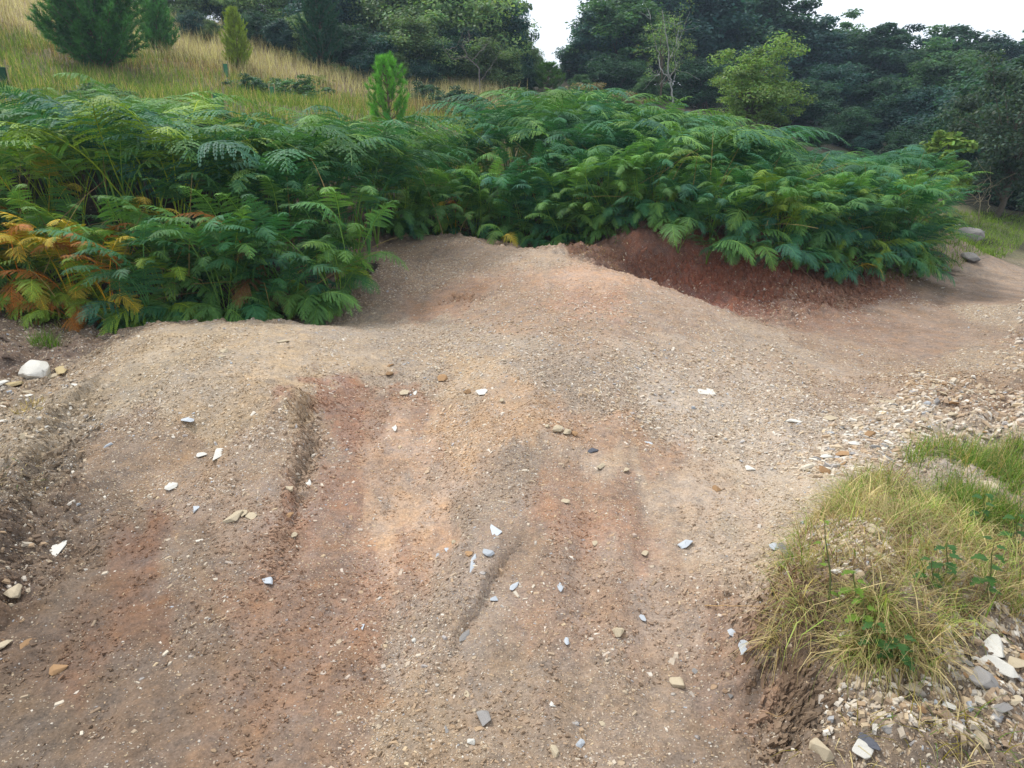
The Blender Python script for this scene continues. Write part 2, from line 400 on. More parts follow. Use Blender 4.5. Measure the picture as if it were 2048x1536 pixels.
# soil colours at places on the ground, shade painted in at the left bank foot: (px, py, sRGB colour, gravel amount)
KS = .50
S = [
 (60,1480,(112,92,72),.35),(60,1300,(112,84,60),.35),(250,1450,(126,98,72),.4),(240,1250,(132,86,48),.2),(260,1120,(136,88,52),.2),(120,1150,(118,94,70),.4),(420,1350,(132,104,78),.6),
 (400,1150,(140,114,88),.8),(200,950,(138,112,86),.7),(300,850,(142,118,94),.8),(450,900,(150,120,88),.9),(380,960,(158,122,80),.8),(500,1000,(150,122,98),1),(550,880,(150,124,98),1),
 (230,780,(158,140,108),.9),(350,700,(176,152,110),.7),(500,680,(182,156,116),.7),(600,740,(184,156,114),.7),(400,770,(168,148,118),.9),(500,800,(172,146,106),.7),(700,720,(182,156,120),.8),
 (680,850,(156,104,72),.5),(690,790,(160,104,68),.4),(750,820,(160,116,82),.6),(640,1000,(154,106,74),.5),(600,1150,(156,112,80),.6),(620,1350,(148,106,72),.5),(560,1480,(140,104,72),.6),
 (720,1250,(156,110,76),.5),(700,1450,(150,112,78),.8),(830,900,(186,142,102),.5),(830,1020,(196,152,106),.3),(860,1080,(186,138,92),.4),(760,1120,(164,116,82),.7),(900,950,(172,140,112),.6),
 (950,850,(190,148,98),.9),(1050,870,(184,142,94),.9),(900,740,(182,150,106),.8),(800,750,(160,142,122),.9),(1060,940,(146,124,104),1),(1000,1000,(150,128,108),1),(960,1120,(156,132,112),.8),
 (1050,1120,(148,120,96),.9),(1180,1000,(160,116,80),.9),(1180,1060,(164,114,76),.9),(1130,1250,(158,122,94),1),(900,1250,(152,130,110),1),(1000,1400,(148,122,94),1),(850,1450,(156,130,96),1),
 (1300,950,(176,148,118),.7),(1260,880,(174,130,90),.8),(1400,1000,(184,158,132),.6),(1350,1150,(166,136,110),.7),(1380,1250,(162,134,110),.5),(1300,1400,(152,126,100),.8),(1480,1250,(138,100,72),.7),
 (1480,1400,(138,104,78),.8),(1500,1500,(128,104,80),.8),(1450,1120,(176,152,126),.7),(1550,1050,(176,156,128),.9),
 (1200,800,(160,138,116),1),(1100,760,(158,140,122),1),(1350,800,(180,162,144),1.1),(1450,850,(184,166,146),1.1),(1500,780,(178,158,138),1.1),(1400,720,(176,152,128),1),(1650,880,(172,158,145),1.4),(1600,950,(190,170,144),1.2),
 (1550,700,(172,148,122),.9),(1650,760,(164,136,108),.7),(1750,800,(160,130,102),.6),(1300,620,(164,132,104),.9),(1200,600,(164,132,104),.9),(1100,650,(162,128,96),1),(1000,620,(160,126,96),1),
 (900,610,(158,112,72),.3),(870,540,(158,128,98),.9),(800,520,(150,120,94),.9),(950,520,(164,134,104),.7),(1050,520,(172,144,114),.6),(1200,550,(176,148,118),.5),(1000,700,(166,146,124),1.1),(850,660,(162,142,120),1.1),(700,660,(170,150,126),1),
 (740,580,(134,104,84),.9),(775,545,(146,116,92),.9),(765,505,(146,116,92),.9),(810,495,(150,122,94),.8),(730,560,(138,108,86),.9),(700,610,(142,118,96),.9),(700,640,(150,130,106),1),
 (1700,700,(152,122,94),.6),(1850,690,(146,114,88),.12),(1800,630,(154,120,92),.2),(1950,600,(140,110,84),.1),(1980,540,(158,132,106),.1),(1900,640,(142,112,86),.1),(1760,680,(146,112,86),.2),(1720,650,(140,104,78),.3),(2040,500,(150,128,104),.15),(2120,500,(150,128,104),.15),(2048,550,(154,128,104),.12),(1920,570,(150,122,98),.12),(2180,540,(150,128,104),.15),(1650,640,(140,96,68),.5),
 (1500,580,(132,78,54),.6),(1400,560,(134,76,52),.5),(1550,550,(126,74,52),.5),(1600,600,(132,92,70),.9),(1300,530,(118,76,56),.4),(1200,490,(112,80,60),.3),(1150,480,(110,82,62),.3),(1700,540,(104,68,50),.4),(1750,580,(126,90,68),.9),(1850,570,(110,86,60),.5),
 (2020,620,(158,138,112),1.2),(2030,720,(158,134,104),1),(1900,760,(154,123,89),1.2),(1990,800,(140,107,77),1.2),(1850,850,(172,156,137),1.5),(1980,850,(167,149,130),1.5),(1750,900,(176,161,148),1.5),
 (1700,1000,(180,160,128),1.3),(1750,1120,(184,160,128),1.3),(1650,1200,(120,98,70),.6),(1850,1250,(120,102,78),.7),(1950,1050,(110,96,66),.7),(1750,1400,(130,112,90),1),(1900,1350,(136,120,100),1.1),(2020,1400,(132,112,92),1),(1850,1500,(118,100,80),1),(1650,1450,(104,84,62),.7),(1590,1330,(98,74,52),.5),
 (60,640,(98,78,60),.7),(150,670,(112,90,68),1),(50,720,(100,76,62),.7),(120,760,(150,126,92),1.2),(40,880,(150,132,102),1.3),(30,960,(100,84,62),1.0),(30,1060,(94,74,58),.6),(50,1150,(96,72,54),.6),(150,1050,(116,94,72),.7),  # the left bank foot sample holds the bank's shade in its colour
 (1940,470,(96,104,54),.2),(2030,455,(90,110,52),.1),(1980,440,(96,112,54),.1)]
SX = []; SCOL = []; SG = []
for px, py, c, g in S:
    p = hit(px, py); SX.append(p[:2]); SCOL.append(srgb(*c, KS * 1.68)); SG.append(g)
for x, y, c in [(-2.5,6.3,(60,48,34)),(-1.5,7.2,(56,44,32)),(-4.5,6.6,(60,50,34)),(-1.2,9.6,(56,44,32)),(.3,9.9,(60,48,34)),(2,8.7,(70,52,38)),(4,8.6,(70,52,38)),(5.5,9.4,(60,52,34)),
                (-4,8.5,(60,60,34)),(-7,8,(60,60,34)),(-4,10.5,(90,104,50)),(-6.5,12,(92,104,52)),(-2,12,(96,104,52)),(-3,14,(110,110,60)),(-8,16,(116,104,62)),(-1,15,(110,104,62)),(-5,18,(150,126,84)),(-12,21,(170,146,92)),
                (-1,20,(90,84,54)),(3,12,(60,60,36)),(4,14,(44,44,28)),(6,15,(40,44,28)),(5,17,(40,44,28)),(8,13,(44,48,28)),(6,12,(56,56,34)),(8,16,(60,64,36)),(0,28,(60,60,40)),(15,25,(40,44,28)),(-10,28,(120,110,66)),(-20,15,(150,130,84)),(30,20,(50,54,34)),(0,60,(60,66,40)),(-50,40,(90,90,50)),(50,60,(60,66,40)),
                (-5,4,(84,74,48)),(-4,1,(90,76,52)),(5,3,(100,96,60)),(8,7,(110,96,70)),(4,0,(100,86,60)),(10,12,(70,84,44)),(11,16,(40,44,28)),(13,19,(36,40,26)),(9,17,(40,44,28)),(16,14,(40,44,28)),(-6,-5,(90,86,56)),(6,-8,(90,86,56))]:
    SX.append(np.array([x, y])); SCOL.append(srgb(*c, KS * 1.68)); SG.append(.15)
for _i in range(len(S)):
    if S[_i][0] < 650 and S[_i][1] > 1050: SCOL[_i] = SCOL[_i] * .86  # lower-left soil darkened: vignetting and tree shade painted into the colour
SX, SCOL, SG = np.array(SX), np.array(SCOL), np.array(SG)
_l = SCOL @ np.array([.3, .6, .1]); SCOL = (SCOL * .63 + _l[:, None] * .37) * np.array([1.06, .99, .89]); _m = SCOL[:len(S)].mean(0)
for _i, q in enumerate(S):
    SCOL[_i] = SCOL[_i] * np.array([1.08, .93, .86]) if 1120 < q[0] < 1780 and 470 < q[1] < 612 else SCOL[_i] * .8 + _m * .2
def soil(x, y):
    sh = x.shape; x = x.ravel(); y = y.ravel()
    dist = np.hypot(x, y); w_ = np.clip(dist * .035, .06, 1.2)
    w_ = w_ * (1 - .55 * ss(3.5, 6, dist) * ss(14, 10, dist))
    qx = x + w_ * 2.4 * fbm(x / w_ * .5, y / w_ * .35, 61, 5, .65); qy = y + w_ * 3.8 * fbm(x / w_ * .6, y / w_ * .3, 71, 5, .65)
    C = np.empty((len(x), 3)); g = np.empty(len(x))
    for i in range(0, len(x), 20000):
        r2 = (qx[i:i + 20000, None] - SX[None, :, 0]) ** 2 + ((qy[i:i + 20000, None] - SX[None, :, 1])) ** 2
        W = 1 / (r2 + .0006 * (1 + dist[i:i + 20000, None])) ** 2.7
        W /= W.sum(1, keepdims=True)
        C[i:i + 20000] = W @ SCOL; g[i:i + 20000] = W @ SG
    return C.reshape(*sh, 3), g.reshape(sh)
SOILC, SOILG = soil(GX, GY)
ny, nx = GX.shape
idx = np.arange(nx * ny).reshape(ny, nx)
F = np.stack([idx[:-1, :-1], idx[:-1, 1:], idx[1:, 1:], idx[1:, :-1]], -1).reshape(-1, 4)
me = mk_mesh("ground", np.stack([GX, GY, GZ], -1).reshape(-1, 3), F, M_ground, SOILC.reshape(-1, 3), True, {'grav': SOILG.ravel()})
tag(link("ground", me), kind='structure')
def soil_at(x, y):
    i = np.clip(np.searchsorted(gx, x), 0, nx - 1); j = np.clip(np.searchsorted(gy, y), 0, ny - 1)
    return SOILC[j, i], SOILG[j, i], OFF[j, i]

# ------------------------------------------------------------------ gravel: far too many chips to count
CUBE = np.array([(-1,-1,-1),(1,-1,-1),(1,1,-1),(-1,1,-1),(-1,-1,1),(1,-1,1),(1,1,1),(-1,1,1)], float)
CF = np.array([(0,3,2,1),(4,5,6,7),(0,1,5,4),(1,2,6,5),(2,3,7,6),(3,0,4,7)])
def rot_z(V, a):
    c, s = np.cos(a), np.sin(a)
    return np.stack([V[..., 0] * c - V[..., 1] * s, V[..., 0] * s + V[..., 1] * c, V[..., 2]], -1)
def slope(x, y):
    e = .05; return np.clip((Hq(x + e, y) - Hq(x - e, y)) / (2 * e), -.55, .55), np.clip((Hq(x, y + e) - Hq(x, y - e)) / (2 * e), -.55, .55)
PAL = np.array([srgb(*c) for c in [(196,186,168),(212,204,190),(178,162,138),(166,142,114),(142,122,100),(180,174,164),(158,164,170),(192,172,140)]])
def chips(x, y, s, name, up=0.0):
    n = len(x)
    V = CUBE[None] * (1 - .45 * rng.random((n, 8, 3)))
    V[:, 4:, :2] *= (.55 + .3 * rng.random((n, 1, 1)))
    sc3 = np.stack([s * (.7 + .9 * rng.random(n)), s * (.45 + .4 * rng.random(n)), s * (.16 + .35 * rng.random(n))], -1) * .5
    V = V * sc3[:, None]
    tl = rng.normal(0, .22, n); V[..., 2] += V[..., 0] * tl[:, None]
    V = rot_z(V, (rng.random(n) * 2 * math.pi)[:, None])
    gxs, gys = slope(x, y)
    V[..., 2] += V[..., 0] * gxs[:, None] + V[..., 1] * gys[:, None]
    z = Hq(x, y) + sc3[:, 2] * .12 + up
    V += np.stack([x, y, z], -1)[:, None]
    F = (CF[None] + 8 * np.arange(n)[:, None, None]).reshape(-1, 4)
    sc_, _, _ = soil_at(x, y)
    p = rng.choice(len(PAL), n, p=[.2, .13, .2, .16, .13, .07, .04, .07])
    t = np.where(rng.random((n, 1)) < .27, .12 + .3 * rng.random((n, 1)), .45 + .45 * rng.random((n, 1))) * (.6 if name == 'r' else 1)
    c = (PAL[p] * .95) * (1 - t) + sc_ * 1.25 * t
    return V.reshape(-1, 3), F, np.repeat(c, 8, 0)
def scatter(n, x0, x1, y0, y1, pw=1.7):
    x = rng.uniform(x0, x1, n); y = rng.uniform(y0, y1, n)
    _, g, off = soil_at(x, y)
    k = rng.random(n) < np.clip(g / 1.3, 0, 1) ** pw * (.15 + 1.9 * np.clip(fbm(x * 2.5, y * 2.5, 81, 5, .65) + .42, 0, 1))
    vis = np.abs(x) < .85 * y + .6
    return x[k & vis], y[k & vis]
mb = MB()
for n, x0, x1, y0, y1, s0, s1 in [(260000,-2.6,3.2,.9,3.4,.004,.013),(170000,-4.5,5.2,3.2,7.5,.010,.028),(60000,-3.5,9,6.5,12,.014,.038),(14000,-3,4,.9,5,.013,.032)]:
    x, y = scatter(n, x0, x1, y0, y1)
    s = s0 + (s1 - s0) * rng.random(len(x)) ** 3.0
    mb.add(*chips(x, y, s, 'r' if n == 14000 else 'g'))
def in_poly_(n, pg):
    lo, hi = pg.min(0), pg.max(0); x = rng.uniform(lo[0], hi[0], n); y = rng.uniform(lo[1], hi[1], n); k = inside(x, y, pg); return x[k], y[k]
def rubble(pg, n, s0, s1):
    lo, hi = pg.min(0), pg.max(0); x = rng.uniform(lo[0], hi[0], n); y = rng.uniform(lo[1], hi[1], n); k = inside(x, y, pg)
    x, y = x[k], y[k]; mb.add(*chips(x, y, s0 + (s1 - s0) * rng.random(len(x)) ** 2.6, 'r', .006 * rng.random(len(x))))
rubble(poly([(1790,800),(1835,738),(1940,764),(2048,793),(2048,870),(1960,890),(1860,880),(1760,960),(1600,960),(1660,860)]), 6500, .014, .058)
rubble(poly([(1300,700),(1560,690),(1800,800),(1640,960),(1400,900),(1150,800)]), 5000, .008, .034)
rubble(poly([(900,640),(1250,600),(1350,700),(1150,800),(850,740)]), 2200, .008, .03)
rubble(poly([(1985,720),(2048,600),(2048,760),(2000,745)]), 2200, .02, .06)
rubble(poly([(1600,1080),(1720,1070),(1790,1110),(1790,1200),(1690,1230),(1600,1160)]), 1500, .012, .035)
rubble(poly([(1900,1260),(2048,1230),(2048,1536),(1600,1536),(1640,1430),(1850,1370)]), 2600, .010, .035)
rubble(poly([(0,780),(110,790),(190,700),(140,850),(60,920),(0,920)]), 1500, .008, .035)
rubble(poly([(0,1060),(60,1060),(90,960),(60,1180),(0,1260)]), 300, .01, .04)
def clods(pl, n, s0, s1, wd, side):
    t = rng.random(n) * (len(pl) - 1); i = t.astype(int); f = (t - i)[:, None]; P = pl[i] * (1 - f) + pl[i + 1] * f
    d = pl[i + 1] - pl[i]; nn = np.stack([-d[:, 1], d[:, 0]], 1); nn /= np.linalg.norm(nn, axis=1, keepdims=True)
    P = P + nn * (rng.normal(side * wd * .3, wd, (n, 1))) + .02 * rng.normal(0, 1, (n, 2))
    V, F, C = chips(P[:, 0], P[:, 1], s0 + (s1 - s0) * rng.random(n) ** 2, 'c', .004 * rng.random(n))
    sl, _, _ = soil_at(P[:, 0], P[:, 1]); C = np.repeat(sl * rng.uniform(.85, 1.25, (n, 1)), 8, 0)
    V2 = V.reshape(n, 8, 3); V2[..., 2] = V2[..., 2].mean(1, keepdims=True) + (V2[..., 2] - V2[..., 2].mean(1, keepdims=True)) * 1.6
    mb.add(V2.reshape(-1, 3), F, C)
clods(SC[0][0][1:], 700, .006, .028, .03, 1); clods(SC[0][0][-4:], 420, .008, .04, .035, 1)
clods(SC[1][0], 60, .004, .012, .01, 1); clods(SC[3][0], 60, .012, .035, .04, 0)
clods(SC[4][0], 1200, .006, .032, .12, 1); clods(SC[5][0], 1300, .006, .028, .06, -1)
def crumbs(x, y, s0, s1):
    n = len(x); V, F, C = chips(x, y, s0 + (s1 - s0) * rng.random(n) ** 3, 'k'); sl, _, _ = soil_at(x, y)
    V2 = V.reshape(n, 8, 3); m_ = V2[..., 2].mean(1, keepdims=True); V2[..., 2] = m_ + (V2[..., 2] - m_) * 1.7
    mb.add(V2.reshape(-1, 3), F, np.repeat(sl * rng.uniform(.75, 1.3, (n, 1)), 8, 0))
n_ = 110000; x = rng.uniform(-2.6, 3.2, n_); y = rng.uniform(.9, 4.6, n_)
k = (np.abs(x) < .85 * y + .5) & (fbm(x * 3.5, y * 2, 121, 4, .6) > -.05); crumbs(x[k], y[k], .004, .018)
bank = poly([(1080,500),(1300,500),(1500,525),(1720,540),(1850,560),(1700,620),(1500,600),(1300,552)])
x, y = in_poly_(26000, bank); crumbs(x, y, .010, .05)
tag(link("gravel", mb.mesh("gravel", M_chip)), "pale angular gravel chips strewn over the brown dirt trail", "gravel", kind='stuff')

# ------------------------------------------------------------------ single stones
def rock_mesh(seed, flat=.5, long=1.3, npt=16):
    r = random.Random(seed); bm = bmesh.new()
    for _ in range(npt):
        v = Vector((r.gauss(0, 1), r.gauss(0, 1), r.gauss(0, 1))).normalized() * r.uniform(.85, 1.05)
        bm.verts.new((v.x * long, v.y, v.z * flat))
    bmesh.ops.convex_hull(bm, input=bm.verts)
    bmesh.ops.delete(bm, geom=[v for v in bm.verts if not v.link_faces], context='VERTS')
    bmesh.ops.bevel(bm, geom=list(bm.edges), offset=.05, segments=1, affect='EDGES', profile=.6)
    me = bpy.data.meshes.new("stone"); bm.to_mesh(me); bm.free()
    a = me.color_attributes.new('col', 'FLOAT_COLOR', 'POINT')
    a.data.foreach_set('color', np.ones(4 * len(me.vertices), np.float32))
    me.materials.append(M_stone)
    return me
SLATE = srgb(182,187,192,.92); WHITE = srgb(208,204,194,.9); CREAM = srgb(202,186,158,.72); TAN = srgb(178,142,104,.72); GREY = srgb(150,146,142,.75); DARKS = srgb(98,100,108,.7); YEL = srgb(196,176,132,.72)
sid = 0
def stone(px, py, wpx, hpx, ang, colr, label, name='stone', flat=.3, sink=.28, group=None, cat='stone'):
    """wpx,hpx: seen size in photo pixels; ang: heading of its long side on the ground"""
    global sid
    sid += 1
    p = G(px, py); dist = np.linalg.norm(p - np.array([0, 0, CAMZ]))
    view = (CAMZ - p[2]) / dist
    a = wpx / FPX * dist / 2; b = hpx / FPX * dist / 2 / max(view, .3)
    if dist < 5: a *= 1.18; b *= 1.18
    if flat > .5: b = (a + b) / 2
    me = rock_mesh(sid * 13 + 5, 1.0, 1.0, 9 + sid % 5 if flat < .5 else 18 if name == 'stone' else 44)
    t = min(a, b) * flat
    o = link(name, me, loc=(p[0], p[1], p[2] + t * (1 - 2 * sink)), rot=(rnd.uniform(-.12, .12), rnd.uniform(-.12, .12), R(ang)), scale=(float(a), float(b), float(t)), color=colr)
    return tag(o, label, cat, group)
stone(74,752,48,40,35,WHITE*.95,"big rounded white boulder on the brown soil at the left verge",'boulder',.8,.3,cat='boulder')
stone(108,757,34,16,-20,CREAM,"tan flat stone just right of the white boulder",flat=.35)
stone(128,750,26,20,40,YEL,"yellowish wedge stone beside the white boulder, farther right of it",flat=.4)
stone(30,772,26,14,0,YEL,"yellow stone left below the white boulder")
stone(190,628,24,10,0,CREAM,"pale flat stone on the brown soil under the left bracken")
stone(376,848,24,16,25,SLATE,"pale blue-grey slate flake on the left shoulder of the trail")
stone(434,911,18,32,8,WHITE,"tall narrow white stone standing out on the left shoulder",flat=.3)
stone(405,913,18,10,0,WHITE,"small white stone touching the left of the narrow white stone")
stone(342,979,20,12,-10,WHITE,"small white triangular stone on the left shoulder below the narrow one")
stone(392,1021,14,12,20,SLATE,"small blue-grey stone on the left shoulder under the white triangle")
stone(117,1096,24,30,30,WHITE*1.03,"large pale cream stone lying alone in the lower left shade")
stone(31,1195,26,20,10,CREAM,"rounded tan pebble at the far left edge of the trail",flat=.6)
stone(10,1299,20,14,0,CREAM,"tan pebble cut by the left edge of the picture, under the rounded one",flat=.5)
stone(118,1340,26,18,40,TAN,"flat tan flake low on the left part of the trail")
stone(50,1288,14,20,10,TAN*.8,"dull brown upright flake low at the left")
stone(468,1040,26,24,-20,CREAM,"left one of three cream stones in a cluster by the eroded edge")
stone(487,1030,14,16,10,CREAM,"middle one of three cream stones clustered by the eroded edge")
stone(502,1036,20,18,30,CREAM,"right one of three cream stones clustered by the eroded edge")
stone(535,1168,18,18,35,SLATE,"bright blue-white slate chip beside the foot of the eroded edge")
stone(578,1032,20,12,10,TAN,"tan stone on the crumbling brown edge of the shoulder")
stone(580,983,26,10,-6,CREAM,"long cream flake right under the crumbling edge")
stone(617,966,10,16,20,WHITE,"white chip stuck on the crumbling edge")
stone(588,1076,12,10,0,CREAM,"tan pebble below the crumbling edge",flat=.6)
stone(790,859,12,12,10,WHITE,"small bright white chip on the red soil of the middle rut")
stone(993,1063,26,30,10,SLATE*1.12,"largest pale blue slate flake in the middle of the trail",flat=.2)
stone(946,1133,14,34,-5,SLATE*.95,"curved blue slate sliver left below the largest flake",flat=.25)
stone(977,1108,24,16,20,SLATE*.85,"grey-blue slate flake between sliver and largest flake")
stone(937,1109,18,12,-10,TAN*1.1,"tan stone directly left of the blue slate sliver")
stone(893,1104,14,10,0,SLATE*1.05,"pale slate chip left of the tan stone and sliver")
stone(874,1110,10,16,15,SLATE*.85,"narrow grey slate chip at the left end of the slate group")
stone(907,1087,10,10,0,CREAM,"round cream pebble above the pale slate chip",flat=.6)
stone(1028,1178,13,20,-25,SLATE,"leaf-shaped pale slate chip right of the crack")
stone(990,1203,18,10,0,SLATE*.9,"pale slate chip at the lower end of the crack")
stone(1120,1178,10,16,8,SLATE*.95,"small upright slate chip on the right middle of the trail")
stone(730,1258,14,14,20,SLATE,"lone pale slate chip on the orange soil, centre left")
stone(828,1289,10,10,0,WHITE,"round white pebble near the centre of the trail",flat=.6)
stone(929,1276,14,22,-30,GREY,"grey pointed stone in the low centre of the trail")
stone(965,1440,36,24,-35,GREY*1.15,"long grey-white stone at the bottom centre of the trail")
stone(943,1488,14,14,0,WHITE,"white pebble below the long grey-white stone",flat=.6)
stone(895,1460,10,20,0,GREY,"upright grey chip left of the long grey-white stone")
stone(933,1395,10,20,20,CREAM,"slim cream chip above the long grey-white stone")
stone(1236,1272,22,18,-20,CREAM*1.05,"blocky cream stone on the grey soil, right of centre",flat=.6)
stone(1282,1237,12,18,15,SLATE*.9,"blue-grey slate chip above the blocky cream stone")
stone(1133,1282,10,18,0,SLATE,"upright slate chip left of the blocky cream stone")
stone(1357,1376,26,26,20,CREAM*1.05,"white angular stone at the lower right of the trail",flat=.5)
stone(1488,1318,26,34,-20,SLATE*.92,"large oval blue-grey slate near the grass clump",flat=.2)
stone(1462,1270,18,14,0,SLATE*1.1,"bright slate chip above the large oval slate")
stone(1388,1348,14,10,0,GREY,"grey chip between the oval slate and the white angular stone")
stone(1106,1516,22,18,-25,CREAM*1.05,"cream block at the bottom edge of the trail",flat=.5)
stone(1160,1496,20,14,-20,SLATE*.85,"grey slate flake right of the cream block at the bottom")
stone(1204,1452,10,14,20,CREAM,"small cream triangle above the bottom slate flake")
stone(1107,1418,14,10,-20,WHITE,"small white stone low right of centre")
stone(1190,1092,0+12,10,0,CREAM,"cream pebble on the orange soil right of the crack")
stone(1290,1108,16,14,-20,CREAM,"tan oblong stone at the edge of the orange soil, right")
stone(1298,887,18,8,15,SLATE*1.08,"small white slate flake on the grey right slope")
stone(1434,980,18,10,-10,TAN*.9,"brown stone on the beige patch at the right")
stone(1500,940,20,9,0,WHITE,"flat white flake on the right slope above the grass clump")
stone(1372,1092,32,18,0,SLATE,"broad pale slate flake right of centre, left of the grass clump")
stone(1550,1098,22,12,0,SLATE,"pale slate flake at the left fringe of the grass clump")
stone(1575,1108,22,30,10,GREY*.8,"grey mossy stone inside the left fringe of the grass")
stone(1415,785,40,16,0,WHITE,"long white flake pressed into the grey slope",flat=.2)
stone(1585,846,34,8,0,WHITE,"long thin white flake on the right slope below the path",flat=.25)
stone(1660,842,26,10,0,CREAM,"cream flake with a bump, on the right slope near the rubble")
stone(1115,862,22,12,10,CREAM,"left one of the row of cream stones at mid slope",flat=.6)
stone(1134,866,16,12,-10,CREAM,"second of the row of cream stones at mid slope",flat=.6)
stone(1149,870,14,12,10,TAN,"tan right end of the row of stones at mid slope",flat=.6)
stone(1095,855,10,8,0,CREAM,"small cream stone left of the row at mid slope",flat=.6)
stone(1203,935,12,16,-30,CREAM,"oblong cream stone on the orange rim of the slope",flat=.5)
stone(1185,903,22,8,15,DARKS,"dark slate splinter on the orange rim of the slope",flat=.3)
stone(1247,945,22,8,0,CREAM,"flat cream stone right of the oblong stone")
stone(1130,1007,18,9,0,CREAM,"flat cream stone above the orange patch")
stone(886,760,20,12,0,TAN*1.1,"rounded brown-grey stone at mid slope, above the white flake",flat=.6)
stone(935,787,14,8,0,TAN,"brown stone immediately left of the white mid-slope flake",flat=.6)
stone(964,787,26,12,5,WHITE*1.05,"white flake on mid slope between brown stones")
stone(778,752,16,9,0,TAN*.7,"dark brown stone at the top of the middle rut",flat=.5)
stone(780,731,14,7,0,TAN*.8,"small dark stone above the dark brown one")
stone(1004,805,12,8,0,CREAM,"cream pebble right below the white mid-slope flake",flat=.6)
stone(808,790,20,9,5,CREAM,"cream stone at the head of the middle rut",flat=.4)
stone(830,787,9,8,0,WHITE,"white chip beside the cream stone at the head of the rut")
stone(567,685,24,6,5,CREAM,"thin pale flake on the pale lip, with a brown knob")
stone(454,704,26,6,-12,CREAM,"thin cream flake on the flat pale lip")
stone(440,716,18,6,-25,CREAM,"thin cream flake under the upper one on the pale lip")
stone(1933,478,40,26,5,GREY*1.0,"big grey and white rock on the grassy verge of the path",'rock',.7,.3,cat='rock')
stone(1940,521,28,16,-5,GREY*.75,"dark grey rock at the edge of the path, under the big one",'rock',.6,.2,cat='rock')
stone(1915,452,14,6,0,WHITE,"small white stone on the grass above the big grey rock")
stone(1985,1300,40,36,-60,WHITE,"large white slab stone right of the grass clump",flat=.35)
stone(1995,1345,52,22,-20,WHITE*.95,"long pale stone under the large white slab")
stone(1960,1370,36,30,10,GREY*1.1,"grey lump stone on the soil right of the grass clump",flat=.6)
stone(1820,1385,28,20,20,CREAM,"cream stone in the soil under the nettle leaves",flat=.5)
stone(1895,1415,24,14,-30,WHITE*.9,"white flat stone in the crumbly soil at the lower right")
stone(1728,1487,18,36,25,DARKS*1.1,"dark slate piece upright in the crumbly soil, bottom right",flat=.5)
stone(1640,1510,36,30,10,CREAM,"rounded cream rock at the bottom of the crumbly soil",flat=.8)
stone(1720,1520,30,22,-20,WHITE*.9,"pale rock right of the rounded cream rock at the bottom",flat=.6)
stone(1973,1250,30,12,0,CREAM,"tan stone at the rim of the soil right of the nettles",flat=.5)
stone(2030,1335,40,16,-10,CREAM,"long cream stone at the right edge of the picture")
stone(1995,1440,30,14,10,GREY,"flat grey stone low at the right edge")
stone(1673,1150,34,12,-10,WHITE,"white stone showing through the grass clump")
stone(1755,1118,22,30,20,CREAM,"pale stone half hidden in the grass, upper part of clump",flat=.5)
stone(1745,1070,24,14,20,CREAM,"cream stone in the upper part of the grass clump",flat=.5)
stone(1977,980,26,16,0,CREAM,"cream stone in the soil above the clump, right side",flat=.6)
stone(1460,1330+70,16,10,0,GREY*.8,"small dark grey chip under the oval slate")
# loose stones alike: rubble bank at the right, and the scatter on shoulders
protos = [rock_mesh(900 + i, 1.0, 1.0, 9 + i) for i in range(7)]
def loose(pg, n, s0, s1, label, group, cols, flat=(.3, .7), spots=('lower part', 'middle', 'upper part')):
    lo, hi = pg.min(0), pg.max(0); k = 0
    while k < n:
        x, y = rnd.uniform(lo[0], hi[0]), rnd.uniform(lo[1], hi[1])
        if not inside(np.array(x), np.array(y), pg): continue
        s = s0 + (s1 - s0) * rnd.random() ** 2.4; k += 1
        ci = rnd.randrange(len(cols)); c = cols[ci] * rnd.uniform(.85, 1.05)
        cw = next(n_ for q, n_ in ((CREAM, 'cream'), (WHITE, 'white'), (TAN, 'tan'), (GREY, 'grey'), (YEL, 'yellowish')) if np.allclose(q, cols[ci]))
        zf = (s - s0) / (s1 - s0); sw = 'small' if zf < .12 else 'middling' if zf < .4 else 'large'
        lab = f"{sw} {cw} stone in the {spots[min(2, int(3 * (y - lo[1]) / (hi[1] - lo[1])))]} of {label}, {('left', 'centre', 'right')[min(2, int(3 * (x - lo[0]) / (hi[0] - lo[0])))]}"
        f = rnd.uniform(*flat); b = rnd.uniform(.5, .9)
        z = float(Hq(x, y))
        o = link('stone', protos[rnd.randrange(7)], loc=(x, y, z + s * f * b * .3), rot=(rnd.uniform(-.4, .4), rnd.uniform(-.4, .4), rnd.uniform(0, 6.3)),
                 scale=(s, s * b, s * f * b), color=c)
        tag(o, lab, 'stone', group)
loose(poly([(1800,790),(1838,738),(1940,765),(2048,795),(2048,860),(1960,880),(1830,880),(1740,960),(1600,950),(1680,850)]), 105, .015, .055, "the rubble bank by the path", "stones of the rubble bank", [CREAM, WHITE, TAN, CREAM, GREY])
loose(poly([(1960,1230),(2048,1220),(2048,1536),(1600,1536),(1650,1430),(1850,1370)]), 45, .010, .035, "the crumbly soil below the clump", "stones in the crumbly soil", [CREAM, WHITE, GREY, TAN])
loose(poly([(0,860),(0,760),(110,790),(190,700),(140,850),(60,920),(0,920)]), 38, .012, .04, "the left verge below the boulder", "stones on the left verge", [CREAM, WHITE, YEL])

